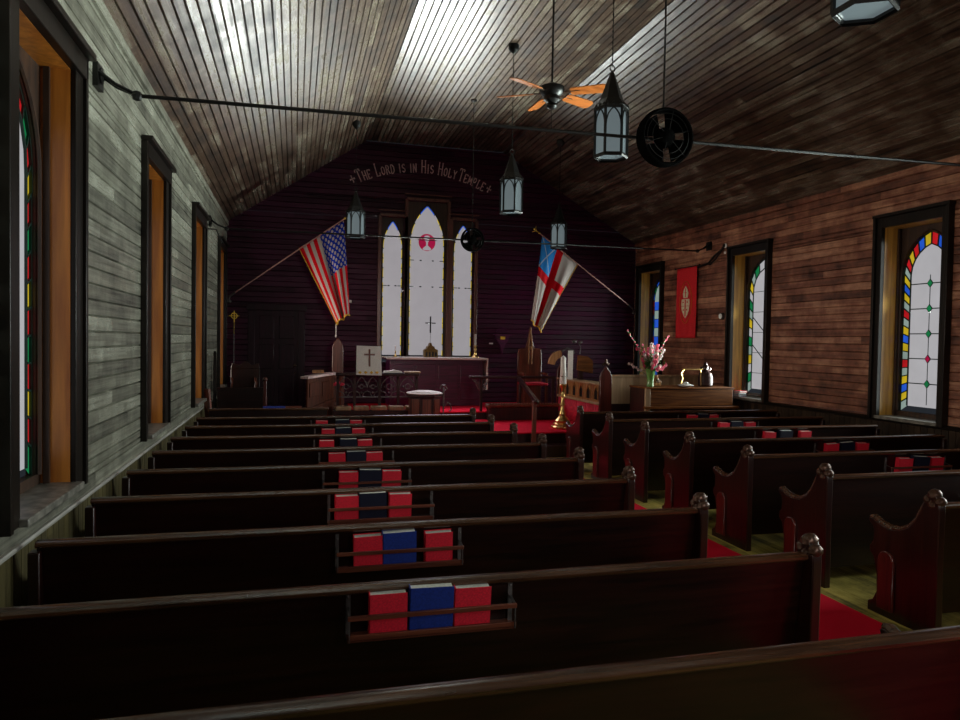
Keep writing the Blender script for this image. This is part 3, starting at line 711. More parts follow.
def disc_fan(x, y, z, R, label):
    t = empty('round_fan', (x, y, ZF), label, 'fan', 'round black fans on the tie rods')
    MB().tube([(x, y + .03, z + R), (x, y + .03, ZF)], .007, 6).lathe((x, y + .03, ZF - .04), [(.015, 0), (.05, .02), (.05, .04)], 10).build('down_rod', 'black', t)
    MB().lathe((x, y, z), [(R - .012, -.055), (R, -.05), (R + .008, 0), (R, .05), (R - .012, .055), (R - .02, .05), (R - .016, 0), (R - .02, -.05), (R - .012, -.055)], 40, axis='Y', caps=False).build('rim', 'fanblack', t)
    b = MB()
    for k in range(4):
        a0 = k * PI / 2 + .35; pts = [(.03 * math.cos(a0 + .8), .03 * math.sin(a0 + .8))] + [((R - .03) * math.cos(a0 + 1.22 * q / 10), (R - .03) * math.sin(a0 + 1.22 * q / 10)) for q in range(11)]
        b.prism(pts, lambda a, c, d: (x + a, y + .01 + d + .03 * math.sin(a0) * 0, z + c), 0, .006)
    b.build('blade', 'fanblack', t, smooth=False)
    MB().lathe((x, y - .01, z), [(.03, -.05), (.06, -.04), (.075, 0), (.075, .05)], 20, axis='Y').build('hub', 'fanblack', t)
    g = MB()
    for k in range(6):
        a = PI * k / 3 + .3; g.tube([(x, y - .055, z), (x + (R - .02) * math.cos(a), y - .045, z + (R - .02) * math.sin(a))], .0025, 4)
    for r in (.6, .8): g.tube([(x + R * r * math.cos(2 * PI * q / 30), y - .052, z + R * r * math.sin(2 * PI * q / 30)) for q in range(31)], .002, 4)
    g.build('cage', 'black', t)
disc_fan(2.71, 4.87, 3.31, .215, 'round black disc fan on the near tie rod, hung from a thin rod')
disc_fan(2.72, 10.92, 3.35, .185, 'round black disc fan seen against the right end of the altar windows')
# ------------------------------------------------------------------ painted motto on the end wall
STR = {'T': [((0, 1), (1, 1)), ((.5, 0), (.5, 1)), ((.3, 0), (.7, 0)), ((0, 1), (0, .82)), ((1, 1), (1, .82))], 'H': [((.1, 0), (.1, 1)), ((.9, 0), (.9, 1)), ((.1, .5), (.9, .5)), ((-.05, 0), (.25, 0)), ((.75, 0), (1.05, 0)), ((-.05, 1), (.25, 1)), ((.75, 1), (1.05, 1))],
       'E': [((.1, 0), (.1, 1)), ((0, 1), (.9, 1)), ((.1, .5), (.7, .5)), ((0, 0), (.9, 0)), ((.9, 0), (.9, .15)), ((.9, 1), (.9, .85))], 'L': [((.15, 0), (.15, 1)), ((0, 1), (.4, 1)), ((0, 0), (.9, 0)), ((.9, 0), (.9, .25))],
       'O': [((.1, .25), (.1, .75)), ((.9, .25), (.9, .75)), ((.1, .75), (.5, 1)), ((.5, 1), (.9, .75)), ((.1, .25), (.5, 0)), ((.5, 0), (.9, .25))],
       'R': [((.1, 0), (.1, 1)), ((0, 1), (.6, 1)), ((.6, 1), (.85, .78)), ((.85, .78), (.6, .52)), ((.6, .52), (.1, .52)), ((.5, .52), (.95, 0)), ((-.02, 0), (.28, 0))],
       'D': [((.1, 0), (.1, 1)), ((0, 1), (.55, 1)), ((.55, 1), (.9, .7)), ((.9, .7), (.9, .3)), ((.9, .3), (.55, 0)), ((.55, 0), (0, 0))], 'I': [((.5, 0), (.5, 1)), ((.25, 0), (.75, 0)), ((.25, 1), (.75, 1)), ((.35, .5), (.65, .5))],
       'S': [((.85, .82), (.5, 1)), ((.5, 1), (.12, .8)), ((.12, .8), (.2, .57)), ((.2, .57), (.8, .42)), ((.8, .42), (.88, .2)), ((.88, .2), (.5, 0)), ((.5, 0), (.1, .18))],
       'N': [((.1, 0), (.1, 1)), ((.1, 1), (.9, 0)), ((.9, 0), (.9, 1)), ((-.02, 0), (.22, 0)), ((.78, 1), (1.02, 1))], 'Y': [((.05, 1), (.5, .5)), ((.95, 1), (.5, .5)), ((.5, .5), (.5, 0)), ((.3, 0), (.7, 0))],
       'M': [((.05, 0), (.05, 1)), ((.05, 1), (.5, .3)), ((.5, .3), (.95, 1)), ((.95, 1), (.95, 0))], 'P': [((.1, 0), (.1, 1)), ((0, 1), (.6, 1)), ((.6, 1), (.88, .76)), ((.88, .76), (.6, .48)), ((.6, .48), (.1, .48)), ((-.02, 0), (.28, 0))],
       '+': [((0, .5), (1, .5)), ((.5, 0), (.5, 1)), ((-.0, .35), (.0, .65)), ((1, .35), (1, .65)), ((.35, 0), (.65, 0)), ((.35, 1), (.65, 1))]}
t = empty('painted_motto', (2.39, YB, 4.95), 'arched motto in faded pink gothic letters high on the end wall', 'lettering')
txt = [('+', 1), (' ', .3), ('T', 1), ('h', 0), ('e', 0), (' ', .8), ('L', 1), ('o', 0), ('r', 0), ('d', 0), (' ', .8), ('i', 0), ('s', 0), (' ', .8), ('i', 0), ('n', 0), (' ', .9), ('H', 1), ('i', 0), ('s', 0), (' ', .8), ('H', 1), ('o', 0), ('l', 0), ('y', 0), (' ', .3), ('T', 1), ('e', 0), ('m', 0), ('p', 0), ('l', 0), ('e', 0), (' ', .3), ('+', 1)]
adv = [(.09 * c[1] if c[0] == ' ' else (.135 if c[0].isupper() else (.13 if c[0] == '+' else (.07 if c[0] == 'i' else .108)))) for c in txt]
tot = sum(adv); span = 2.93; Rr = 2.95; xc, zc0 = 2.40, 5.13 - 2.95; pos = 0; word = None
for c, a in zip(txt, adv):
    mid = (pos + a / 2) / tot - .5; pos += a
    if c[0] == ' ': word = None; continue
    th = mid * span / Rr
    if word is None: word = MB()
    h = .24 if c[0].isupper() else (.13 if c[0] == '+' else .165); wd = a * span / tot * .72
    ox, oz = xc + Rr * math.sin(th), zc0 + Rr * math.cos(th)
    fl = lambda u, v: (ox + (u - .5) * wd * math.cos(th) + (v * h - .09 + (.04 if c[0] == '+' else 0)) * math.sin(th), YB - .006, oz - (u - .5) * wd * math.sin(th) + (v * h - .09 + (.04 if c[0] == '+' else 0)) * math.cos(th))
    for p, q in STR[c[0].upper()]: word.bar(fl(*p), fl(*q), .010, .02 if abs(p[1] - q[1]) > .4 and c[0] != 'n' else .013, up=(0, 1, 0)) if False else word.bar(fl(*p), fl(*q), .018, .008, up=(0, 1, 0))
    nxt = txt.index(c)
    word.closed = False
    words = globals().setdefault('WORDS', []); 
    if word not in words: words.append(word)
for w_ in WORDS: w_.build('word', 'paint', t, smooth=False)

# ------------------------------------------------------------------ altar
def panelled(mb, x0, x1, z0, z1, y, n, d=.015, m=.05):
    w = (x1 - x0 - m * (n + 1)) / n
    for k in range(n):
        a = x0 + m + k * (w + m); mb.box(a, a + w, y - d, y + .001, z0 + m, z1 - m)
t = empty('altar', (2.65, 13.1, .49), 'plum dark wooden altar standing below the triple window', 'altar')
MB().box(1.72, 3.52, 13.12, 13.74, .49, 1.36).build('body', 'altar', t, bevel=.01)
m_ = MB(); panelled(m_, 1.74, 3.50, .56, 1.33, 13.12, 4); m_.build('front_panel', 'altar', t, bevel=.008)
MB().box(1.66, 3.57, 13.06, 13.77, 1.36, 1.40).build('mensa', 'altar', t, bevel=.01)
o = MB().box(1.64, 3.605, 13.05, 13.76, 1.40, 1.412).box(3.59, 3.605, 13.05, 13.5, .80, 1.41).box(1.64, 3.605, 13.045, 13.05, 1.375, 1.412).build('altar_cloth', 'linen', loc=(2.65, 13.1, 1.4)); tag(o, 'narrow white linen cloth along the altar top, hanging down at its right end', 'cloth')
t = empty('altar_cross', (2.52, 13.35, 1.66), 'slim dark cross standing in front of the middle altar window', 'cross')
MB().tube([(2.52, 13.35, 1.66), (2.52, 13.35, 1.95)], .004, 6).build('stem', 'iron', t)
MB().bar((2.52, 13.35, 1.88), (2.52, 13.35, 2.20), .024).bar((2.42, 13.35, 2.07), (2.62, 13.35, 2.07), .020).ball((2.52, 13.35, 1.93), .02, 8, sc=(.8, .8, 2)).build('cross', 'black', t)
t = empty('tabernacle', (2.52, 13.35, 1.412), 'stepped golden brown tabernacle on the altar below the cross', 'tabernacle')
MB().box(2.40, 2.66, 13.27, 13.45, 1.412, 1.53).build('body', 'oldbrass', t, bevel=.008)
MB().prism([(2.39, 1.53), (2.67, 1.53), (2.65, 1.56), (2.60, 1.58), (2.59, 1.62), (2.55, 1.63), (2.53, 1.69), (2.51, 1.69), (2.49, 1.63), (2.46, 1.62), (2.45, 1.58), (2.41, 1.56)], lambda a, b, d: (a, d, b), 13.27, 13.45).build('stepped_roof', 'oldbrass', t, bevel=.004)
m_ = MB()
for q in range(4): m_.box(2.42 + .06 * q, 2.455 + .06 * q, 13.262, 13.27, 1.43, 1.51)
m_.build('carving', 'black', t)
def candlestick(x, y, z, s, label, grp=None):
    t = empty('altar_candlestick', (x, y, z), label, 'candlestick', grp)
    MB().lathe((x, y, z), [(.05 * s, 0), (.05 * s, .01 * s), (.02 * s, .03 * s), (.012 * s, .08 * s), (.022 * s, .1 * s), (.01 * s, .13 * s), (.03 * s, .15 * s)], 14).build('holder', 'brass', t)
    MB().lathe((x, y, z + .15 * s), [(.012 * s, 0), (.012 * s, .14 * s)], 10).build('candle', 'linen', t)
candlestick(1.85, 13.35, 1.412, .75, 'short brass candlestick on the left end of the altar')
candlestick(3.42, 13.35, 1.412, 1.6, 'tall brass candlestick on the right end of the altar')

# ------------------------------------------------------------------ communion rails
def tracery(mb, x0, x1, y, z0, z1, r=.009):
    """gothic arches with circles, drawn in bars"""
    n = max(1, round((x1 - x0) / .22)); w = (x1 - x0) / n
    for k in range(n):
        a = x0 + k * w; c = a + w / 2; h = z1 - z0
        for s in (-1, 1):
            mb.tube([(c + s * w / 2, y, z0 + h * .45), (c + s * w * .42, y, z0 + h * .68), (c + s * w * .22, y, z0 + h * .88), (c, y, z1)], r, 6)
            mb.tube([(c + s * w / 2, y, z0 + h * .30), (c + s * w * .22, y, z0 + h * .22), (c + s * w * .10, y, z0 + h * .05), (c + s * w * .3, y, z0)], r, 6)
        mb.tube([(c + w * .17 * math.cos(q * PI / 6), y, z0 + h * .52 + w * .17 * math.sin(q * PI / 6)) for q in range(13)], r, 6)
        for s in (-1, 1): mb.ball((c + s * w * .27, y, z0 + h * .52), r * 1.7, 6)
        mb.ball((c, y, z0 + h * .22), r * 2, 6)
t = empty('communion_rail', (1.35, 12.0, .35), 'left communion rail with pierced gothic tracery between its posts', 'rail', 'communion rails')
MB().box(.66, 2.08, 11.93, 12.05, 1.12, 1.17).build('handrail', 'darkwood', t, bevel=.012)
for x in (.70, .98, 1.40, 1.72, 2.04): MB().box(x - .022, x + .022, 11.97, 12.02, .35, 1.12).lathe((x, 11.96, 1.08), [(.02, 0), (.028, .015), (.02, .03)], 8).build('post', 'darkwood', t)
for a, b in ((.72, .96), (1.0, 1.38), (1.42, 1.70), (1.74, 2.02)):
    m_ = MB(); tracery(m_, a, b, 11.99, .76, 1.10); m_.bar((a, 11.99, .76), (b, 11.99, .76), .02); m_.build('tracery', 'iron', t)
t = empty('kneeler', (1.3, 11.75, .35), 'long low kneeler with tan cushions before the left communion rail', 'kneeler', 'kneelers before the communion rails')
MB().box(.62, 2.10, 11.66, 11.86, .50, .56).box(.62, .68, 11.68, 11.84, .35, .50).box(2.04, 2.10, 11.68, 11.84, .35, .50).box(1.30, 1.36, 11.68, 11.84, .35, .50).build('bench', 'darkwood', t)
for k in range(5): MB().box(.65 + .29 * k, .91 + .29 * k, 11.65, 11.86, .56, .63).build('cushion', 'tan', t, bevel=.02)
t = empty('communion_rail', (3.8, 12.1, .49), 'right communion rail with one scrolled bracket at its free left end', 'rail', 'communion rails')
MB().box(3.0, 4.62, 12.05, 12.16, 1.075, 1.12).build('handrail', 'darkwood', t, bevel=.01)
for x in (3.22, 3.95, 4.58): MB().box(x - .02, x + .02, 12.08, 12.13, .49, 1.08).build('post', 'darkwood', t)
m_ = MB()
for s in (-1, 1):
    for r_, zz in ((.16, 1.06), (.10, .98)):
        m_.tube([(3.22, 12.10, zz - .16), (3.22 + s * r_ * .35, 12.10, zz - .10), (3.22 + s * r_ * .8, 12.10, zz - .04), (3.22 + s * r_, 12.10, zz)], .01, 6)
    for (u, v) in ((.06, 1.0), (.12, 1.03), (.05, .90)): m_.tube([(3.22 + s * u + .02 * math.cos(q), 12.09, v + .02 * math.sin(q)) for q in range(8)], .006, 5)
m_.build('scroll_bracket', 'iron', t)
t = empty('kneeler', (3.95, 11.85, .35), 'long dark kneeler bench with a ribbed rose cushion below the right communion rail', 'kneeler', 'kneelers before the communion rails')
MB().box(3.30, 4.60, 11.84, 12.03, .35, .58).build('bench', 'darkwood', t, bevel=.01)
m_ = MB().box(3.27, 4.62, 11.80, 12.03, .58, .64)
m_.build('cushion', 'redwood', t, bevel=.02)
m_ = MB()
for k in range(26): m_.ball((3.32 + .05 * k, 11.82, .64), .018, 6)
m_.ball((3.28, 11.83, .60), .05, 8, sc=(1, .7, 1)); m_.build('ribbed_edge', 'redwood', t)
t = empty('step_handrail', (3.46, 10.16, 0.0), 'slanting wooden handrail on one post beside the chancel steps', 'rail')
MB().box(3.43, 3.49, 9.88, 9.94, 0, .86).build('post', 'redwood', t, bevel=.008)
MB().bar((3.47, 9.82, .85), (3.66, 11.3, 1.12), .055, .06).ball((3.47, 9.83, .85), .04, 8).build('sloping_rail', 'pewend', t)

# ------------------------------------------------------------------ left side of the chancel
t = empty('prayer_desk', (.4, 11.8, .35), 'angled wooden prayer desk panel with a sloping base, left of the communion rail', 'desk')
dA, dB = Vector((.20, 11.35, 0)), Vector((.63, 11.9, 0))
def fd(a, b, d):
    p = dA.lerp(dB, a); n_ = Vector((-(dB - dA).y, (dB - dA).x, 0)).normalized(); return (p.x + n_.x * d, p.y + n_.y * d, b)
MB().prism([(0, .35), (1, .35), (1, 1.14), (0, 1.10)], fd, 0, .03).build('panel', 'deskwood', t)
MB().prism([(-.05, 1.10), (1.02, 1.14), (1.02, 1.18), (-.05, 1.14)], fd, -.03, .12).build('book_ledge', 'paint', t, bevel=.006)
MB().prism([(-.02, .56), (1.0, .70), (1.0, .76), (-.02, .63)], fd, -.03, .0).build('sloping_moulding', 'deskwood', t, bevel=.006)
m_ = MB()
for a0, a1 in ((.06, .46), (.54, .94)): m_.prism([(a0, .80), (a1, .84), (a1, 1.06), (a0, 1.03)], fd, -.012, 0)
m_.build('raised_panel', 'deskwood', t, bevel=.006)
o = MB().box(.28, .46, 11.70, 11.82, 1.175, 1.225).build('small_box', 'oak', loc=(.37, 11.76, 1.175)); tag(o, 'small brown box standing on the ledge of the angled prayer desk', 'box')
t = empty('book_stand', (1.21, 11.95, 1.17), 'reading stand draped with a square white cloth bearing a brown cross, on the left rail', 'book stand')
MB().box(1.10, 1.32, 11.95, 12.05, 1.17, 1.19).bar((1.21, 12.02, 1.17), (1.21, 12.02, 1.50), .03).build('stand', 'darkwood', t)
cl = MB().prism([(-.215, 1.14), (.215, 1.13), (.20, 1.62), (-.205, 1.63)], lambda a, b, d: (1.21 + a, 11.90 + d + (b - 1.14) * .16, b), 0, .012).build('draped_cloth', 'linen', t, bevel=.004)
yz = lambda z: 11.90 + (z - 1.14) * .16 - .003
MB().bar((1.22, yz(1.28), 1.28), (1.22, yz(1.57), 1.57), .03, .004, up=(0, 1, 0)).bar((1.13, yz(1.48), 1.48), (1.31, yz(1.48), 1.48), .028, .004, up=(0, 1, 0)).build('embroidered_cross', 'redwood', cl)
m_ = MB()
for k in range(4):
    x = 1.06 + .095 * k; m_.ball((x, yz(1.18), 1.18), .022, 6, sc=(.6, .3, 1.3)).ball((x - .016, yz(1.18), 1.18), .012, 6, sc=(1, .3, 1)).ball((x + .016, yz(1.18), 1.18), .012, 6, sc=(1, .3, 1))
m_.build('gold_fleurs', 'gold', cl)
t = empty('open_book', (1.62, 12.0, 1.17), 'open white book lying on the left communion rail', 'book')
MB().prism([(1.47, 1.175), (1.78, 1.175), (1.76, 1.20), (1.63, 1.225), (1.60, 1.21), (1.48, 1.205)], lambda a, b, d: (a, d, b), 11.90, 12.10).build('pages', 'linen', t)
MB().box(1.46, 1.79, 11.89, 12.11, 1.168, 1.176).build('cover', 'booknavy', t)
o = MB().box(1.82, 2.10, 11.94, 12.06, 1.17, 1.20).build('cream_cushion', 'tan', loc=(1.96, 12, 1.17), bevel=.012); tag(o, 'slim cream cushion on the right end of the left communion rail', 'cushion')
# chest with a white oval top
t = empty('font_chest', (2.05, 11.30, .35), 'brown panelled chest with a white oval cover, in front of the altar', 'font')
MB().lathe((2.05, 11.30, .35), [(.30, 0), (.30, .05), (.26, .07), (.26, .46), (.30, .48), (.30, .52)], 8, phase=PI / 8).build('body', 'darkwood', t, smooth=False)
m_ = MB()
for q in range(8):
    a = q * PI / 4; c = Vector((2.05 + .245 * math.cos(a), 11.30 + .245 * math.sin(a), 0)); d = Vector((-math.sin(a), math.cos(a), 0)) * .07
    m_.bar((*(c - d).xy, .62), (*(c + d).xy, .62), .012, .34)
m_.build('side_panel', 'redwood', t)
MB().lathe((2.05, 11.30, .87), [(.30, 0), (.31, .008), (.29, .022)], 8, phase=PI / 8).build('top_board', 'linen', t)
MB().lathe((2.05, 11.30, .892), [(.22, 0), (.22, .012), (.14, .025), (.03, .03)], 28).build('oval_cover', 'linen', t)
t = empty('scroll_stand', (2.42, 11.55, .35), 'dark scrolled iron stand beside the white topped chest', 'stand')
MB().tube([(2.42, 11.55, .40), (2.42, 11.55, .95)], .014).tube([(2.36, 11.55, .93), (2.38, 11.55, .98), (2.44, 11.55, .99), (2.48, 11.55, .93), (2.45, 11.55, .90)], .012).tube([(2.34, 11.55, .35), (2.38, 11.55, .42), (2.42, 11.55, .46), (2.47, 11.55, .42), (2.50, 11.55, .35)], .014).build('iron_scroll', 'iron', t)
MB().tube([(2.50, 11.55, .70), (2.54, 11.55, .66), (2.56, 11.55, .58), (2.52, 11.55, .55)], .011).tube([(2.42, 11.55, .62), (2.50, 11.55, .70)], .011).build('side_arm', 'iron', t)

def gothic_chair(x, y, w, zt, label, spire):
    t = empty('gothic_chair', (x, y, .49), label, 'chair', 'tall backed chairs beside the altar')
    b = MB(); h = w / 2
    if spire:
        b.prism([(x - h, .49), (x + h, .49), (x + h, 1.52), (x + h - .03, 1.60), (x + .09, 1.62), (x + .06, 1.74), (x + .035, 1.86), (x, zt), (x - .035, 1.86), (x - .06, 1.74), (x - .09, 1.62), (x - h + .03, 1.60), (x - h, 1.52)], lambda a, c, d: (a, d, c), y, y + .05)
    else:
        b.prism([(x - h, .49), (x + h, .49), (x + h, 1.60), (x + h - .03, 1.66), (x + .05, 1.70), (x, zt), (x - .05, 1.70), (x - h + .03, 1.66), (x - h, 1.60)], lambda a, c, d: (a, d, c), y, y + .05)
    b.build('backrest', 'redwood', t, bevel=.012)
    if spire:
        MB().tube([(x - .03, y - .02, 1.30), (x - .035, y - .02, 1.6), (x - .03, y - .02, 1.75), (x, y - .02, zt - .04)], .012).tube([(x + .03, y - .02, 1.30), (x + .035, y - .02, 1.6), (x + .03, y - .02, 1.75), (x, y - .02, zt - .04)], .012).ball((x, y - .02, 1.80), .022, 8, sc=(.8, .6, 1.6)).ball((x, y - .02, 1.62), .045, 8, sc=(1, .5, .8)).build('carved_spire', 'oak', t)
    MB().box(x - h, x + h, y - .40, y, .90, .95).build('seat', 'drape', t, bevel=.015)
    for sx in (-1, 1): MB().box(x + sx * (h - .03) - .025, x + sx * (h - .03) + .025, y - .40, y - .35, .49, .90).build('leg', 'redwood', t)
    for sx in (-1, 1): MB().box(x + sx * (h - .02) - .02, x + sx * (h - .02) + .02, y - .38, y, 1.10, 1.14).box(x + sx * (h - .02) - .02, x + sx * (h - .02) + .02, y - .38, y - .34, .95, 1.10).build('armrest', 'redwood', t, bevel=.008)
gothic_chair(.76, 13.1, .20, 1.76, 'narrow red brown high chair back under the striped flag', False)
gothic_chair(4.50, 13.2, .50, 2.06, 'tall red brown chair with a carved pointed spire, right of the altar', True)
# far left corner
t = empty('processional_cross', (-1.06, 13.35, .33), 'slender processional cross with a yellow ringed head in the far left corner', 'cross')
MB().tube([(-1.06, 13.35, .33), (-1.06, 13.35, 2.0)], .009).build('staff', 'iron', t)
MB().tube([(-1.06, 13.35, 1.80), (-1.06, 13.35, 2.21)], .009).tube([(-1.15, 13.35, 2.12), (-.97, 13.35, 2.12)], .008).tube([(-1.06 + .05 * math.cos(q * PI / 8), 13.35, 2.12 + .05 * math.sin(q * PI / 8)) for q in range(17)], .009, 6).build('cross_head', 'gold', t)
t = empty('side_chair', (-.80, 12.6, .33), 'dark carved side chair with a scrolled back in the far left corner', 'chair')
MB().box(-1.05, -.58, 12.62, 12.67, .33, 1.20).prism([(-1.05, 1.20), (-.58, 1.20), (-.60, 1.30), (-.72, 1.26), (-.80, 1.34), (-.92, 1.26), (-1.03, 1.30)], lambda a, b, d: (a, d, b), 12.62, 12.67).build('backrest', 'pewend', t, bevel=.008)
MB().box(-1.05, -.58, 12.20, 12.62, .76, .81).build('seat', 'pewend', t, bevel=.008)
for sx in (-1.03, -.63): MB().box(sx, sx + .04, 12.20, 12.24, .33, .76).build('leg', 'pewend', t)
for sx in (-1.02, -.64): MB().tube([(sx, 12.62, 1.02), (sx, 12.4, 1.05), (sx + .02, 12.25, .98), (sx, 12.24, .81)], .018).build('armrest', 'redwood', t)
t = empty('choir_bench', (-.75, 11.2, .33), 'dark bench with a knobbed end post before the panelled door', 'bench')
MB().box(-1.12, -.42, 11.15, 11.19, .33, .98).build('backrest', 'pew', t)
MB().box(-1.12, -.42, 11.19, 11.55, .70, .74).build('seat', 'pew', t)
MB().prism([(11.12, .33), (11.6, .33), (11.57, .80), (11.35, .84), (11.22, .98), (11.19, 1.08), (11.12, 1.08)], lambda a, b, d: (d, a, b), -.46, -.41).ball((-.435, 11.15, 1.10), .04, 8).build('end_post', 'relief', t, bevel=.006)
o = MB().bar((-1.12, 10.35, .335), (-1.17, 10.28, 1.02), .10, .035).build('leaning_board', 'redwood', loc=(-1.12, 10.35, .335)); tag(o, 'short brown board leaning on the left wall at the chancel steps', 'board')
o = MB().prism([(11.35, .33), (11.47, .33), (11.47, 1.25), (11.41, 1.52), (11.35, 1.25)], lambda a, b, d: (d, a, b), XL + .03, XL + .07).build('pointed_post', 'trim', loc=(XL + .05, 11.4, .33)); tag(o, 'dark pointed post standing against the left wall near the last windows', 'post')
for n_, x_, w_, m__, lb in (('flat_book', -.42, .30, 'bookblue', 'flat blue book on the front ledge left of the prayer desk'), ('flat_book', -.12, .22, 'redwood', 'flat brown book on the front ledge left of the prayer desk')):
    o = MB().box(x_, x_ + w_, 10.12, 10.20, .765, .785).build(n_, m__, loc=(x_ + w_ / 2, 10.16, .765)); tag(o, lb, 'book')
t = empty('front_ledge', (-.5, 10.15, .0), 'low dark front panel with a ledge between the pews and the chancel, left side', 'panel')
MB().box(-1.12, .45, 10.12, 10.16, 0.0, .75).build('panel', 'pew', t)
MB().box(-1.14, .47, 10.09, 10.22, .735, .765).build('ledge', 'pewcap', t, bevel=.008)

# ------------------------------------------------------------------ right side of the chancel
t = empty('choir_stall', (4.75, 11.3, .35), 'choir stall desk with a gilded arcade and a gathered red curtain, right of the chancel', 'choir stall')
XD = 4.75
endp = lambda y0, w: [(y0 - w, .35), (y0 + w, .35), (y0 + w, 1.20), (y0 + w * .75, 1.27), (y0 + w * .3, 1.33), (y0, 1.38), (y0 - w * .3, 1.33), (y0 - w * .75, 1.27), (y0 - w, 1.20)]
for yy, nm in ((12.25, 'far'), (10.35, 'near')):
    xa = XD - .03
    e_ = MB().prism([(XD - .02 + (q[0] - yy) * 1.0, q[1]) for q in [(yy + a * .0 + b, c) for a, (b, c) in ((0, (p[0] - yy + .08, p[1])) for p in endp(yy, .10))]], lambda a, b, d: (a, d, b), yy - .03, yy + .03).build('end_panel', 'relief', t, bevel=.008)
    MB().ball((XD + .06, yy, 1.42), .035, 8).ball((XD + .02, yy, 1.40), .022, 8).ball((XD + .10, yy, 1.40), .022, 8).ball((XD + .06, yy, 1.465), .024, 8).build('carved_finial', 'bronze', e_)
MB().box(XD - .01, XD + .02, 10.38, 12.22, .77, 1.06).build('arcade_panel', 'oak', t)
m_ = MB(); nA = 6
for k in range(nA):
    yc = 10.38 + (k + .5) * 1.84 / nA
    m_.prism([(yc - .07, .82), (yc + .07, .82), (yc + .07, .93), (yc + .045, .985), (yc, 1.02), (yc - .045, .985), (yc - .07, .93)], lambda a, b, d: (d, a, b), XD - .014, XD - .008)
    for s in (-1, 1): m_.box(XD - .035, XD - .01, yc + s * .15 - .012, yc + s * .15 + .012, .80, 1.04) if k == 0 and s < 0 else None
m_.build('arch_recess', 'black', t, smooth=False)  # flat black pieces stand in for the shade in the arch openings
m_ = MB()
for k in range(nA):
    yc = 10.38 + (k + .5) * 1.84 / nA
    m_ = MB(); m_.tube([(XD - .02, yc - .08, .82), (XD - .02, yc - .08, .94), (XD - .02, yc, 1.035), (XD - .02, yc + .08, .94), (XD - .02, yc + .08, .82)], .010, 6); m_.build('arch_moulding', 'oak', t)
MB().box(XD - .05, XD + .20, 10.36, 12.24, 1.06, 1.09).box(XD - .04, XD + .02, 10.36, 12.24, .74, .78).build('ledge', 'tan', t, bevel=.006)
m_ = MB(); vs = []; n = 120
for k in range(n + 1):
    y = 10.39 + 1.82 * k / n; x = XD + .005 + 0.026 * math.sin(k * .95) + .008 * math.sin(k * 2.3)
    vs += [(x, y, .37), (x - .003, y, .745)]
m_.add(vs, [(2 * k, 2 * k + 2, 2 * k + 3, 2 * k + 1) for k in range(n)])
cu = m_.build('curtain', 'drape', t); sd = cu.modifiers.new('thickness', 'SOLIDIFY'); sd.thickness = .006
# paschal candle stand
t = empty('candle_stand', (4.19, 10.62, .35), 'tall brass candle stand on a broad stepped foot in front of the choir stall', 'candle stand')
MB().lathe((4.19, 10.62, .35), [(.165, 0), (.17, .03), (.15, .05), (.15, .08), (.12, .10), (.125, .13), (.08, .17), (.055, .21), (.06, .25), (.035, .30), (.032, .36), (.05, .38), (.03, .42), (.026, .50), (.045, .52), (.026, .55), (.028, .64), (.05, .67), (.06, .70), (.045, .72)], 20).build('stem', 'brass', t)
for k in range(3):
    a = 2 * PI * k / 3 + .5; MB().ball((4.19 + .16 * math.cos(a), 10.62 + .16 * math.sin(a), .375), .028, 8).build('foot', 'brass', t)
t = empty('paschal_candle', (4.19, 10.62, 1.07), 'thick white candle marked with a brown cross, in the brass stand', 'candle')
MB().lathe((4.19, 10.62, 1.07), [(.052, 0), (.054, .02), (.045, .25), (.042, .43), (.03, .435), (.004, .46)], 18).build('wax', 'linen', t)
MB().bar((4.175, 10.575, 1.12), (4.178, 10.58, 1.24), .012, .01, up=(0, 1, 0)).bar((4.14, 10.583, 1.19), (4.215, 10.576, 1.19), .012, .01, up=(0, 1, 0)).build('painted_cross', 'redwood', t)
# lectern behind the stall
t = empty('lectern', (4.86, 11.55, .35), 'wooden lectern desk with a narrow white hanging and a curved arm, behind the choir stall', 'lectern')
MB().box(4.84, 4.92, 11.5, 11.6, .35, 1.25).build('post', 'darkwood', t)
MB().prism([(4.78, 1.26), (5.08, 1.20), (5.08, 1.42), (4.98, 1.50), (4.80, 1.52)], lambda a, b, d: (a, d, b), 11.45, 11.50).build('desk_board', 'organ', t, bevel=.006)
MB().box(4.57, 4.66, 11.36, 11.375, 1.10, 1.60).build('hanging', 'linen', t)
m_ = MB(); ang = [PI / 2 + q * PI / 2 / 8 for q in range(9)]
m_.prism([(4.56 + .24 * math.cos(a), 1.36 + .24 * math.sin(a)) for a in ang] + [(4.56 + .13 * math.cos(a), 1.34 + .13 * math.sin(a)) for a in reversed(ang)], lambda a, b, d: (a, d, b), 11.62, 11.70)
m_.build('curved_bracket', 'oak', t, bevel=.006)
MB().tube([(4.50, 11.5, 1.58), (4.6, 11.5, 1.64), (4.72, 11.5, 1.60), (4.74, 11.5, 1.55)], .016).build('scrolled_top', 'iron', t)
t = empty('microphone', (4.82, 11.5, 1.56), 'grey microphone on a short bent arm above the lectern', 'microphone')
MB().tube([(4.84, 11.5, 1.54), (4.86, 11.5, 1.66), (4.80, 11.48, 1.74)], .008).build('arm', 'iron', t)
MB().ball((4.73, 11.48, 1.76), .05, 10, sc=(1, .7, .7)).ball((4.84, 11.48, 1.75), .045, 10, sc=(1, .7, .7)).build('head', 'iron', t)
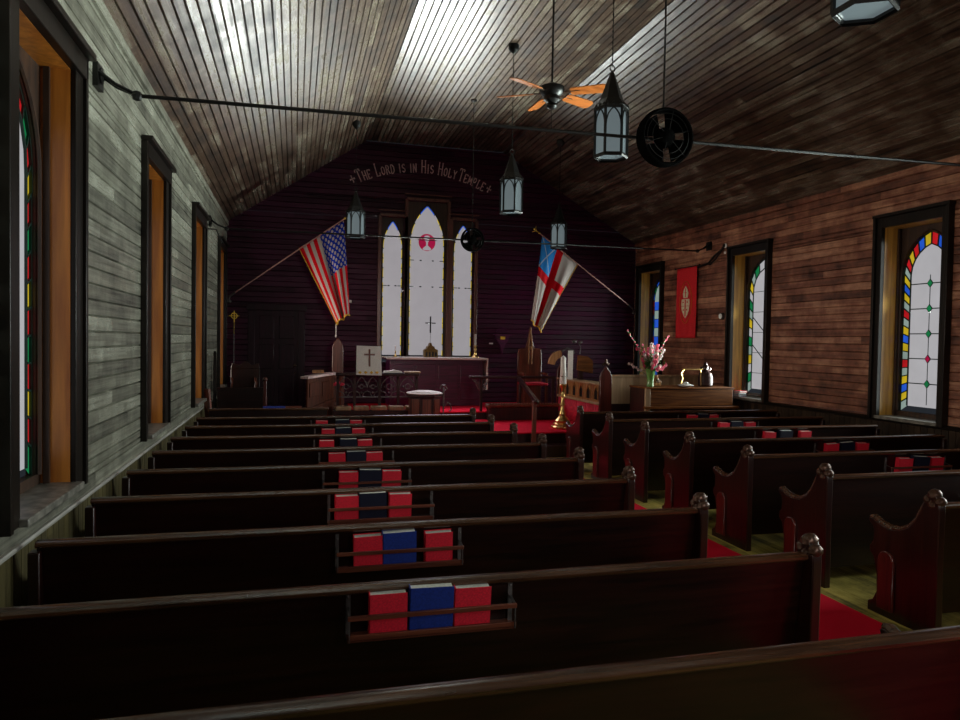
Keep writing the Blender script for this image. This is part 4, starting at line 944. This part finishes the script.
# low tan screen and organ
t = empty('low_screen', (6.0, 11.1, 0), 'low screen with a tan wooden panel behind the organ', 'screen')
MB().box(5.18, 6.96, 11.08, 11.14, .70, 1.16).build('tan_panel', 'tan', t)
MB().box(5.16, 6.98, 11.05, 11.17, 1.16, 1.20).build('top_rail', 'tan', t, bevel=.008)
MB().box(5.16, 6.98, 11.06, 11.16, 0, .70).build('base', 'darkwood', t)
t = empty('organ', (6.02, 9.8, 0), 'low brown organ case, its back towards the pews, by the right wall', 'organ')
MB().box(5.26, 6.78, 9.82, 10.38, .05, 1.04).build('case', 'darkwood', t)
MB().box(5.30, 6.76, 9.80, 9.83, .78, 1.03).build('back_panel', 'organ', t, bevel=.006)
MB().box(5.23, 5.31, 9.79, 9.84, .05, 1.05).build('pale_edge', 'tan', t, bevel=.006)
MB().box(5.25, 6.79, 9.79, 10.40, 1.04, 1.065).build('top_board', 'organ', t, bevel=.006)
MB().box(5.20, 6.84, 9.74, 9.82, .735, .775).box(5.20, 6.84, 9.74, 9.82, .60, .64).build('moulding', 'organ', t, bevel=.008)
MB().box(5.22, 6.82, 9.77, 10.42, 0, .06).build('plinth', 'darkwood', t)
# vase of flowers
vx, vy, vz = 5.40, 9.98, 1.07
t = empty('flower_vase', (vx, vy, vz), 'green glass vase of pink and white flowers on the left corner of the organ', 'vase of flowers')
MB().lathe((vx, vy, vz), [(.055, 0), (.06, .01), (.05, .05), (.055, .15), (.08, .27), (.085, .28), (.075, .27), (.05, .15)], 18).build('vase', 'greenglass', t)
rnd = random.Random(3); stm = MB(); lf = MB(); pk = MB(); pp = MB()
tips = []
for k in range(40):
    a = rnd.uniform(0, 2 * PI); sp = rnd.uniform(.05, .27); hh = rnd.uniform(.30, .66)
    if k == 0: a, sp, hh = PI * 1.0, .42, .86
    if k == 1: a, sp, hh = 0.05, .30, .80
    if k == 2: a, sp, hh = PI * .95, .36, .36
    tp = Vector((vx + sp * math.cos(a), vy + sp * math.sin(a) * .6, vz + hh)); md = Vector((vx + sp * .25 * math.cos(a), vy, vz + hh * .55))
    stm.tube([(vx, vy, vz + .03), tuple(md), tuple(tp)], .004, 5); tips.append(tp)
    for q in range(9):
        u = .25 + .09 * q; c = md.lerp(tp, u); dirv = Vector((rnd.uniform(-1, 1), rnd.uniform(-1, 1), rnd.uniform(-.2, 1))).normalized() * rnd.uniform(.04, .09)
        sd_ = dirv.cross(Vector((0, 0, 1))).normalized() * .014; e = c + dirv; mm = c + dirv * .5
        lf.add([tuple(c), tuple(mm + sd_), tuple(e), tuple(mm - sd_), tuple(mm + Vector((0, 0, .006)))], [(0, 1, 4), (1, 2, 4), (2, 3, 4), (3, 0, 4)])
    fl_ = pk if rnd.random() < .62 else pp
    for q in range(3 if k > 2 else 6):
        c = tp - (tp - md) * (.14 * q) + Vector((rnd.uniform(-.02, .02),) * 3) * .7
        r = rnd.uniform(.014, .026) * (1 if k > 1 else .6)
        for j in range(5):
            aj = j * 2 * PI / 5 + k; fl_.ball((c.x + r * .8 * math.cos(aj), c.y - .01, c.z + r * .8 * math.sin(aj)), r * .62, 6, sc=(1, .5, 1))
        fl_.ball(tuple(c), r * .5, 6)
stm.build('stems', 'leaf', t); lf.build('leaves', 'leaf', t, smooth=False); pk.build('pink_blossom', 'pink', t); pp.build('pale_blossom', 'palepink', t)
# objects on the organ
t = empty('carved_ornament', (5.62, 10.2, 1.07), 'small pointed brown ornament with a pierced trefoil, right of the vase', 'ornament')
MB().prism([(5.55, 1.07), (5.71, 1.07), (5.71, 1.14), (5.66, 1.17), (5.65, 1.22), (5.63, 1.25), (5.61, 1.22), (5.60, 1.17), (5.55, 1.14)], lambda a, b, d: (a, d, b), 10.18, 10.22).build('body', 'oak', t, bevel=.006)
MB().ball((5.63, 10.18, 1.16), .018, 8).ball((5.61, 10.18, 1.13), .014, 8).ball((5.65, 10.18, 1.13), .014, 8).build('trefoil', 'black', t)
t = empty('brass_reading_stand', (6.08, 10.0, 1.07), 'small brass tubular stand with a level top bar on the organ', 'stand')
MB().tube([(5.95, 10.0, 1.10), (5.98, 10.0, 1.20), (5.95, 10.0, 1.28), (6.0, 10.0, 1.345)], .010).tube([(5.97, 10.0, 1.345), (6.34, 10.0, 1.345)], .011).tube([(6.30, 10.0, 1.345), (6.31, 10.0, 1.08)], .009).build('frame', 'brass', t)
t = empty('silver_dish', (5.98, 9.9, 1.07), 'low silver dish under the brass stand on the organ', 'dish')
MB().lathe((5.98, 9.9, 1.07), [(.06, 0), (.10, .01), (.13, .03), (.10, .035), (.05, .05), (.03, .075), (.0, .08)], 18).build('dish', 'white', t)
t = empty('carved_ball_ornament', (6.42, 10.05, 1.07), 'dark round shouldered ornament topped with knobs, near the window end of the organ', 'ornament')
MB().lathe((6.42, 10.05, 1.07), [(.10, 0), (.115, .02), (.118, .14), (.10, .21), (.05, .25), (.035, .27)], 18).build('body', 'darkwood', t)
MB().ball((6.42, 10.05, 1.375), .05, 10).ball((6.355, 10.05, 1.355), .035, 8).ball((6.485, 10.05, 1.355), .035, 8).ball((6.42, 10.05, 1.425), .032, 8).build('knobs', 'darkwood', t)

# ------------------------------------------------------------------ flags
def flag_mat(name, kind):
    m, nt, b = new_mat(name); uv = nt.nodes.new('ShaderNodeUVMap'); sp = nt.nodes.new('ShaderNodeSeparateXYZ'); nt.links.new(uv.outputs[0], sp.inputs[0])
    U, V = sp.outputs[0], sp.outputs[1]                       # U up the hoist, V along the fly
    L = lambda op, a, c=None: math_node(nt, op, a, c)
    def mix(fac, c1, c2):
        n = nt.nodes.new('ShaderNodeMix'); n.data_type = 'RGBA'; nt.links.new(fac, n.inputs[0])
        for i, c in ((6, c1), (7, c2)):
            if isinstance(c, tuple): n.inputs[i].default_value = (*c, 1)
            else: nt.links.new(c, n.inputs[i])
        return n.outputs[2]
    red, white = (.74, .004, .015), (.56, .50, .47)
    if kind == 'stripes':
        st = L('LESS_THAN', L('MODULO', L('MULTIPLY', U, 13), 2), 1)
        base = mix(st, white, red)
        can = L('MULTIPLY', L('GREATER_THAN', U, 6 / 13), L('LESS_THAN', V, .47))
        cu_, cv = L('MULTIPLY', L('SUBTRACT', U, 6 / 13), 13 / 7 * 5), L('MULTIPLY', V, 6 / .47)
        cv2 = L('ADD', cv, 0)
        def dots(a, c):
            fu = L('SUBTRACT', L('FRACT', a), .5); fv = L('SUBTRACT', L('FRACT', c), .5)
            return L('LESS_THAN', L('ADD', L('MULTIPLY', fu, fu), L('MULTIPLY', fv, fv)), .055)
        star = L('MAXIMUM', dots(cu_, cv), dots(L('ADD', cu_, .5), L('ADD', cv, .5)))
        col = mix(can, base, mix(star, (.01, .04, .50), white))
    else:
        cr = L('MAXIMUM', L('LESS_THAN', L('ABSOLUTE', L('SUBTRACT', U, .5)), .085), L('LESS_THAN', L('ABSOLUTE', L('SUBTRACT', V, .42)), .055))
        base = mix(cr, white, red)
        can = L('MULTIPLY', L('GREATER_THAN', U, .585), L('LESS_THAN', V, .365))
        d1 = L('ABSOLUTE', L('SUBTRACT', L('DIVIDE', L('SUBTRACT', U, .585), .415), L('DIVIDE', V, .365)))
        d2 = L('ABSOLUTE', L('SUBTRACT', L('SUBTRACT', 1, L('DIVIDE', L('SUBTRACT', U, .585), .415)), L('DIVIDE', V, .365)))
        xx = L('LESS_THAN', L('MINIMUM', d1, d2), .035)
        col = mix(can, base, mix(xx, (.03, .30, .85), (.5, .65, .85)))
    nt.links.new(col, b.inputs['Base Color']); b.inputs['Roughness'].default_value = .8; b.inputs['Specular IOR Level'].default_value = .08
    return m
def drape_flag(name, hoist0, hoist1, fly0, fly1, mat, label, cat, fold, y_amp, parent_pole, seed):
    """hoist0 lower on the pole, hoist1 next to the finial; fly edges hang below; folds run along the fly"""
    nu, nv = 60, 40; H0, H1, F0, F1 = map(Vector, (hoist0, hoist1, fly0, fly1)); vs = []; uvs = []
    t = empty(name, H1, label, cat, 'flags beside the altar')
    for j in range(nv + 1):
        v = j / nv
        for i in range(nu + 1):
            u = i / nu; h = H0.lerp(H1, u); f = F0.lerp(F1, u)
            p = h.lerp(f, v); sag = math.sin(PI * u) * .10 * (1 - v) * v
            amp = y_amp * (v ** .6)
            s = math.sin(u * PI * 2 * fold + seed + v * .8)
            p.y += amp * s + amp * .35 * math.sin(u * 23 + v * 3); p.z -= sag + .02 * v * math.sin(u * 2 * PI * fold + 1)
            p.x += .25 * amp * math.cos(u * PI * 2 * fold + seed)
            vs.append(tuple(p)); uvs.append((u, v))
    mb = MB(); mb.add(vs, [(j * (nu + 1) + i, j * (nu + 1) + i + 1, (j + 1) * (nu + 1) + i + 1, (j + 1) * (nu + 1) + i) for j in range(nv) for i in range(nu)])
    o = mb.build('cloth', mat, t); lay = o.data.uv_layers.new(name='UVMap')
    for lp_ in o.data.loops: lay.data[lp_.index].uv = uvs[lp_.vertex_index]
    sd = o.modifiers.new('thickness', 'SOLIDIFY'); sd.thickness = .004
    fr = MB(); edge = [vs[nv * (nu + 1) + i] for i in range(nu + 1)]; side = [vs[j * (nu + 1)] for j in range(nv + 1)]
    fr.tube([tuple(Vector(p) + Vector((0, 0, -.012))) for p in edge], .016, 5); fr.tube([tuple(Vector(p) + Vector((-.004, 0, -.008))) for p in side], .010, 5)
    fr.build('fringe', 'gold', t)
    if name == 'striped_flag':
        q_ = Vector(vs[nv * (nu + 1)]) + Vector((-.02, 0, 0)); MB().tube([tuple(q_), tuple(q_ + Vector((.0, 0, -.22)))], .008, 6).ball(tuple(q_ + Vector((0, 0, -.22))), .018, 6, sc=(1, 1, 1.6)).build('hanging_cord', 'linen', t)
    return t
M['stripes'] = flag_mat('striped_flag_cloth', 'stripes'); M['crossflag'] = flag_mat('cross_flag_cloth', 'cross')
drape_flag('striped_flag', (.06, 13.25, 3.38), (.83, 12.92, 3.86), (.73, 13.05, 2.03), (.95, 13.0, 2.20), 'stripes', 'red and white striped flag with white stars on blue, left of the altar', 'flag', 2.0, .07, None, .6)
drape_flag('red_cross_flag', (5.50, 13.25, 3.32), (4.60, 12.90, 3.80), (4.68, 13.05, 1.96), (4.44, 13.0, 2.16), 'crossflag', 'white flag with a red cross and light blue corner, right of the altar', 'flag', 1.6, .07, None, 2.2)
def flag_pole(p0, p1, label):
    p0, p1 = Vector(p0), Vector(p1); t = empty('flag_pole', p0, label, 'flag pole', 'slanted flag poles beside the altar')
    MB().tube([tuple(p0), tuple(p1)], .012, 8).build('pole', 'pole', t)
    d = (p1 - p0).normalized(); e = p1 + d * .02
    f = MB().ball(tuple(p1 + d * .02), .022, 8); f.tube([tuple(p1), tuple(p1 + d * .10)], .008); s = d.cross(Vector((0, 1, 0))).normalized()
    c = p1 + d * .12; f.tube([tuple(c - s * .07 + d * .04), tuple(c), tuple(c + s * .07 + d * .04)], [.004, .014, .004], 6); f.ball(tuple(c + d * .03), .018, 6, sc=(1.2, 1, 1))
    f.build('gilt_finial', 'gold', t)
    b = MB(); b.tube([tuple(p0 - d * .03), tuple(p0 + d * .12)], .022, 8)
    wx = XL if p0.x < 2 else XR; b.tube([tuple(p0), (wx - math.copysign(.03, wx), min(p0.y + .05, YB - .06), p0.z - .10)], .014); b.ball((wx - math.copysign(.05, wx), min(p0.y + .05, YB - .06), p0.z - .10), .04, 8)
    b.build('wall_bracket', 'iron', t)
flag_pole((-1.16, 13.72, 2.50), (.83, 12.90, 3.89), 'slanted pink painted pole carrying the striped flag')
flag_pole((6.93, 13.68, 2.50), (4.55, 12.88, 3.83), 'slanted pink painted pole carrying the red cross flag')

# ------------------------------------------------------------------ on the walls
XB = XR - .02
t = empty('red_banner', (XB, 11.65, 3.2), 'red cloth banner with a cream and orange oval emblem on the right wall', 'banner')
m_ = MB(); nb, vs = 24, []
for j in range(nb + 1):
    z = 3.16 - 1.30 * j / nb
    for i in range(nb + 1):
        y = 12.0 - .68 * i / nb; vs.append((XB - .02 - .008 * math.sin(i * .7 + j * .12) * (j / nb), y, z - .04 * i / nb * 0))
m_.add(vs, [(j * (nb + 1) + i, j * (nb + 1) + i + 1, (j + 1) * (nb + 1) + i + 1, (j + 1) * (nb + 1) + i) for j in range(nb) for i in range(nb)])
o = m_.build('cloth', 'banner', t); sd = o.modifiers.new('thickness', 'SOLIDIFY'); sd.thickness = .006
MB().tube([(XB - .02, 12.06, 3.17), (XB - .02, 11.26, 3.17)], .012).ball((XB - .02, 12.07, 3.17), .02, 6).ball((XB - .02, 11.25, 3.17), .02, 6).build('hanging_rod', 'black', t)
fb = lambda a, b, d: (XB - .035 - d, 11.66 - a * 1.3, 2.52 + b * 1.18)
em = MB(); N = 40
mand = [(.155 * math.sin(2 * PI * q / N) * (1 - .25 * abs(math.cos(2 * PI * q / N)) ** 3), .33 * math.cos(2 * PI * q / N)) for q in range(N)]
for q in range(0, N): em.bar(fb(*mand[q], 0), fb(*mand[(q + 1) % N], 0), .016 if q % 2 else .009, .006)
em.build('oval_border', 'orange', t)
em = MB()
em.prism([(-.055, .07), (.055, .07), (.075, .14), (.045, .20), (0, .26), (-.045, .20), (-.075, .14)], fb, 0, .006)
em.prism([(-.10, .05), (.10, .05), (.11, -.02), (.095, -.12), (.05, -.20), (0, -.25), (-.05, -.20), (-.095, -.12), (-.11, -.02)], fb, 0, .005)
em.build('cream_mitre_and_shield', 'cream', t)
em = MB(); em.box(0, 0, 0, 0, 0, 0) if False else None
em.bar(fb(0, .08, .008), fb(0, .22, .008), .02, .006).bar(fb(-.04, .15, .008), fb(.04, .15, .008), .018, .006)
em.bar(fb(-.10, -.06, .008), fb(.10, -.06, .008), .03, .006).bar(fb(0, .04, .008), fb(0, -.22, .008), .028, .006)
for (a, b) in ((-.055, 0), (.055, 0), (-.045, -.12), (.045, -.12)): em.ball(fb(a, b, .006), .016, 6)
em.build('red_charges', 'banner', t)
t = empty('round_thermometer', (XR - .02, 10.55, 2.23), 'small round white dial on the right wall beside the window', 'thermometer')
MB().lathe((XR - .03, 10.55, 2.23), [(.05, -.02), (.06, 0), (.06, .03)], 20, axis='X').build('case', 'iron', t)
MB().lathe((XR - .052, 10.55, 2.23), [(.046, -.004), (.046, 0)], 20, axis='X').build('dial', 'white', t)
t = empty('wall_cable', (XR - .03, 10.8, 3.3), 'looped black cable running from the window casing to the banner on the right wall', 'cable')
MB().tube([(XR - .04, 10.50, 3.42), (XR - .05, 10.56, 3.36), (XR - .06, 10.75, 3.28), (XR - .05, 10.95, 3.17), (XR - .04, 11.05, 3.16), (XR - .04, 11.3, 3.13)], .02).tube([(XR - .05, 10.52, 3.38), (XR - .07, 10.70, 3.22), (XR - .06, 10.88, 3.14), (XR - .05, 11.0, 3.17)], .016).ball((XR - .04, 10.50, 3.42), .035, 8).build('cable', 'black', t)
MB().ball((XR - .03, 10.49, 3.42), .045, 8, sc=(.5, 1, 1)).ball((XR - .03, 10.49, 3.30), .03, 8, sc=(.5, 1, 1)).build('insulator', 'white', t)
t = empty('wall_bracket_shelf', (4.08, YB, 1.62), 'small dark scroll edged wall shelf with a brass plate, right of the altar windows', 'wall shelf')
MB().prism([(3.93, 1.86), (4.23, 1.86), (4.20, 1.76), (4.13, 1.66), (4.08, 1.48), (4.03, 1.66), (3.96, 1.76)], lambda a, b, d: (a, d, b), YB - .10, YB - .002).box(3.90, 4.26, YB - .14, YB, 1.86, 1.885).tube([(3.95, YB - .06, 1.93), (4.0, YB - .06, 1.99), (4.08, YB - .06, 2.02), (4.16, YB - .06, 1.99), (4.21, YB - .06, 1.93)], .012).build('shelf', 'altar', t)
MB().box(4.03, 4.13, YB - .115, YB - .10, 1.78, 1.84).build('brass_plate', 'gold', t)
o = MB().box(3.82, 3.90, YB - .02, YB - .002, 1.68, 1.71).build('switch_plate', 'white', loc=(3.86, YB, 1.7)); tag(o, 'tiny white plate on the end wall left of the dark wall shelf', 'switch')
o = MB().box(.93, 1.05, YB - .02, YB - .002, 2.44, 2.49).build('name_card', 'linen', loc=(.99, YB, 2.46)); tag(o, 'small white card on the end wall right of the striped flag', 'card')
t = empty('wall_hook_pipe', (XL + .05, 10.6, 3.3), 'thin black curtain hook on the left wall above the third window', 'hook')
MB().tube([(XL + .01, 10.75, 3.28), (XL + .12, 10.78, 3.28), (XL + .2, 10.9, 3.1)], .010).build('hook', 'black', t)
bpy.context.view_layer.update()
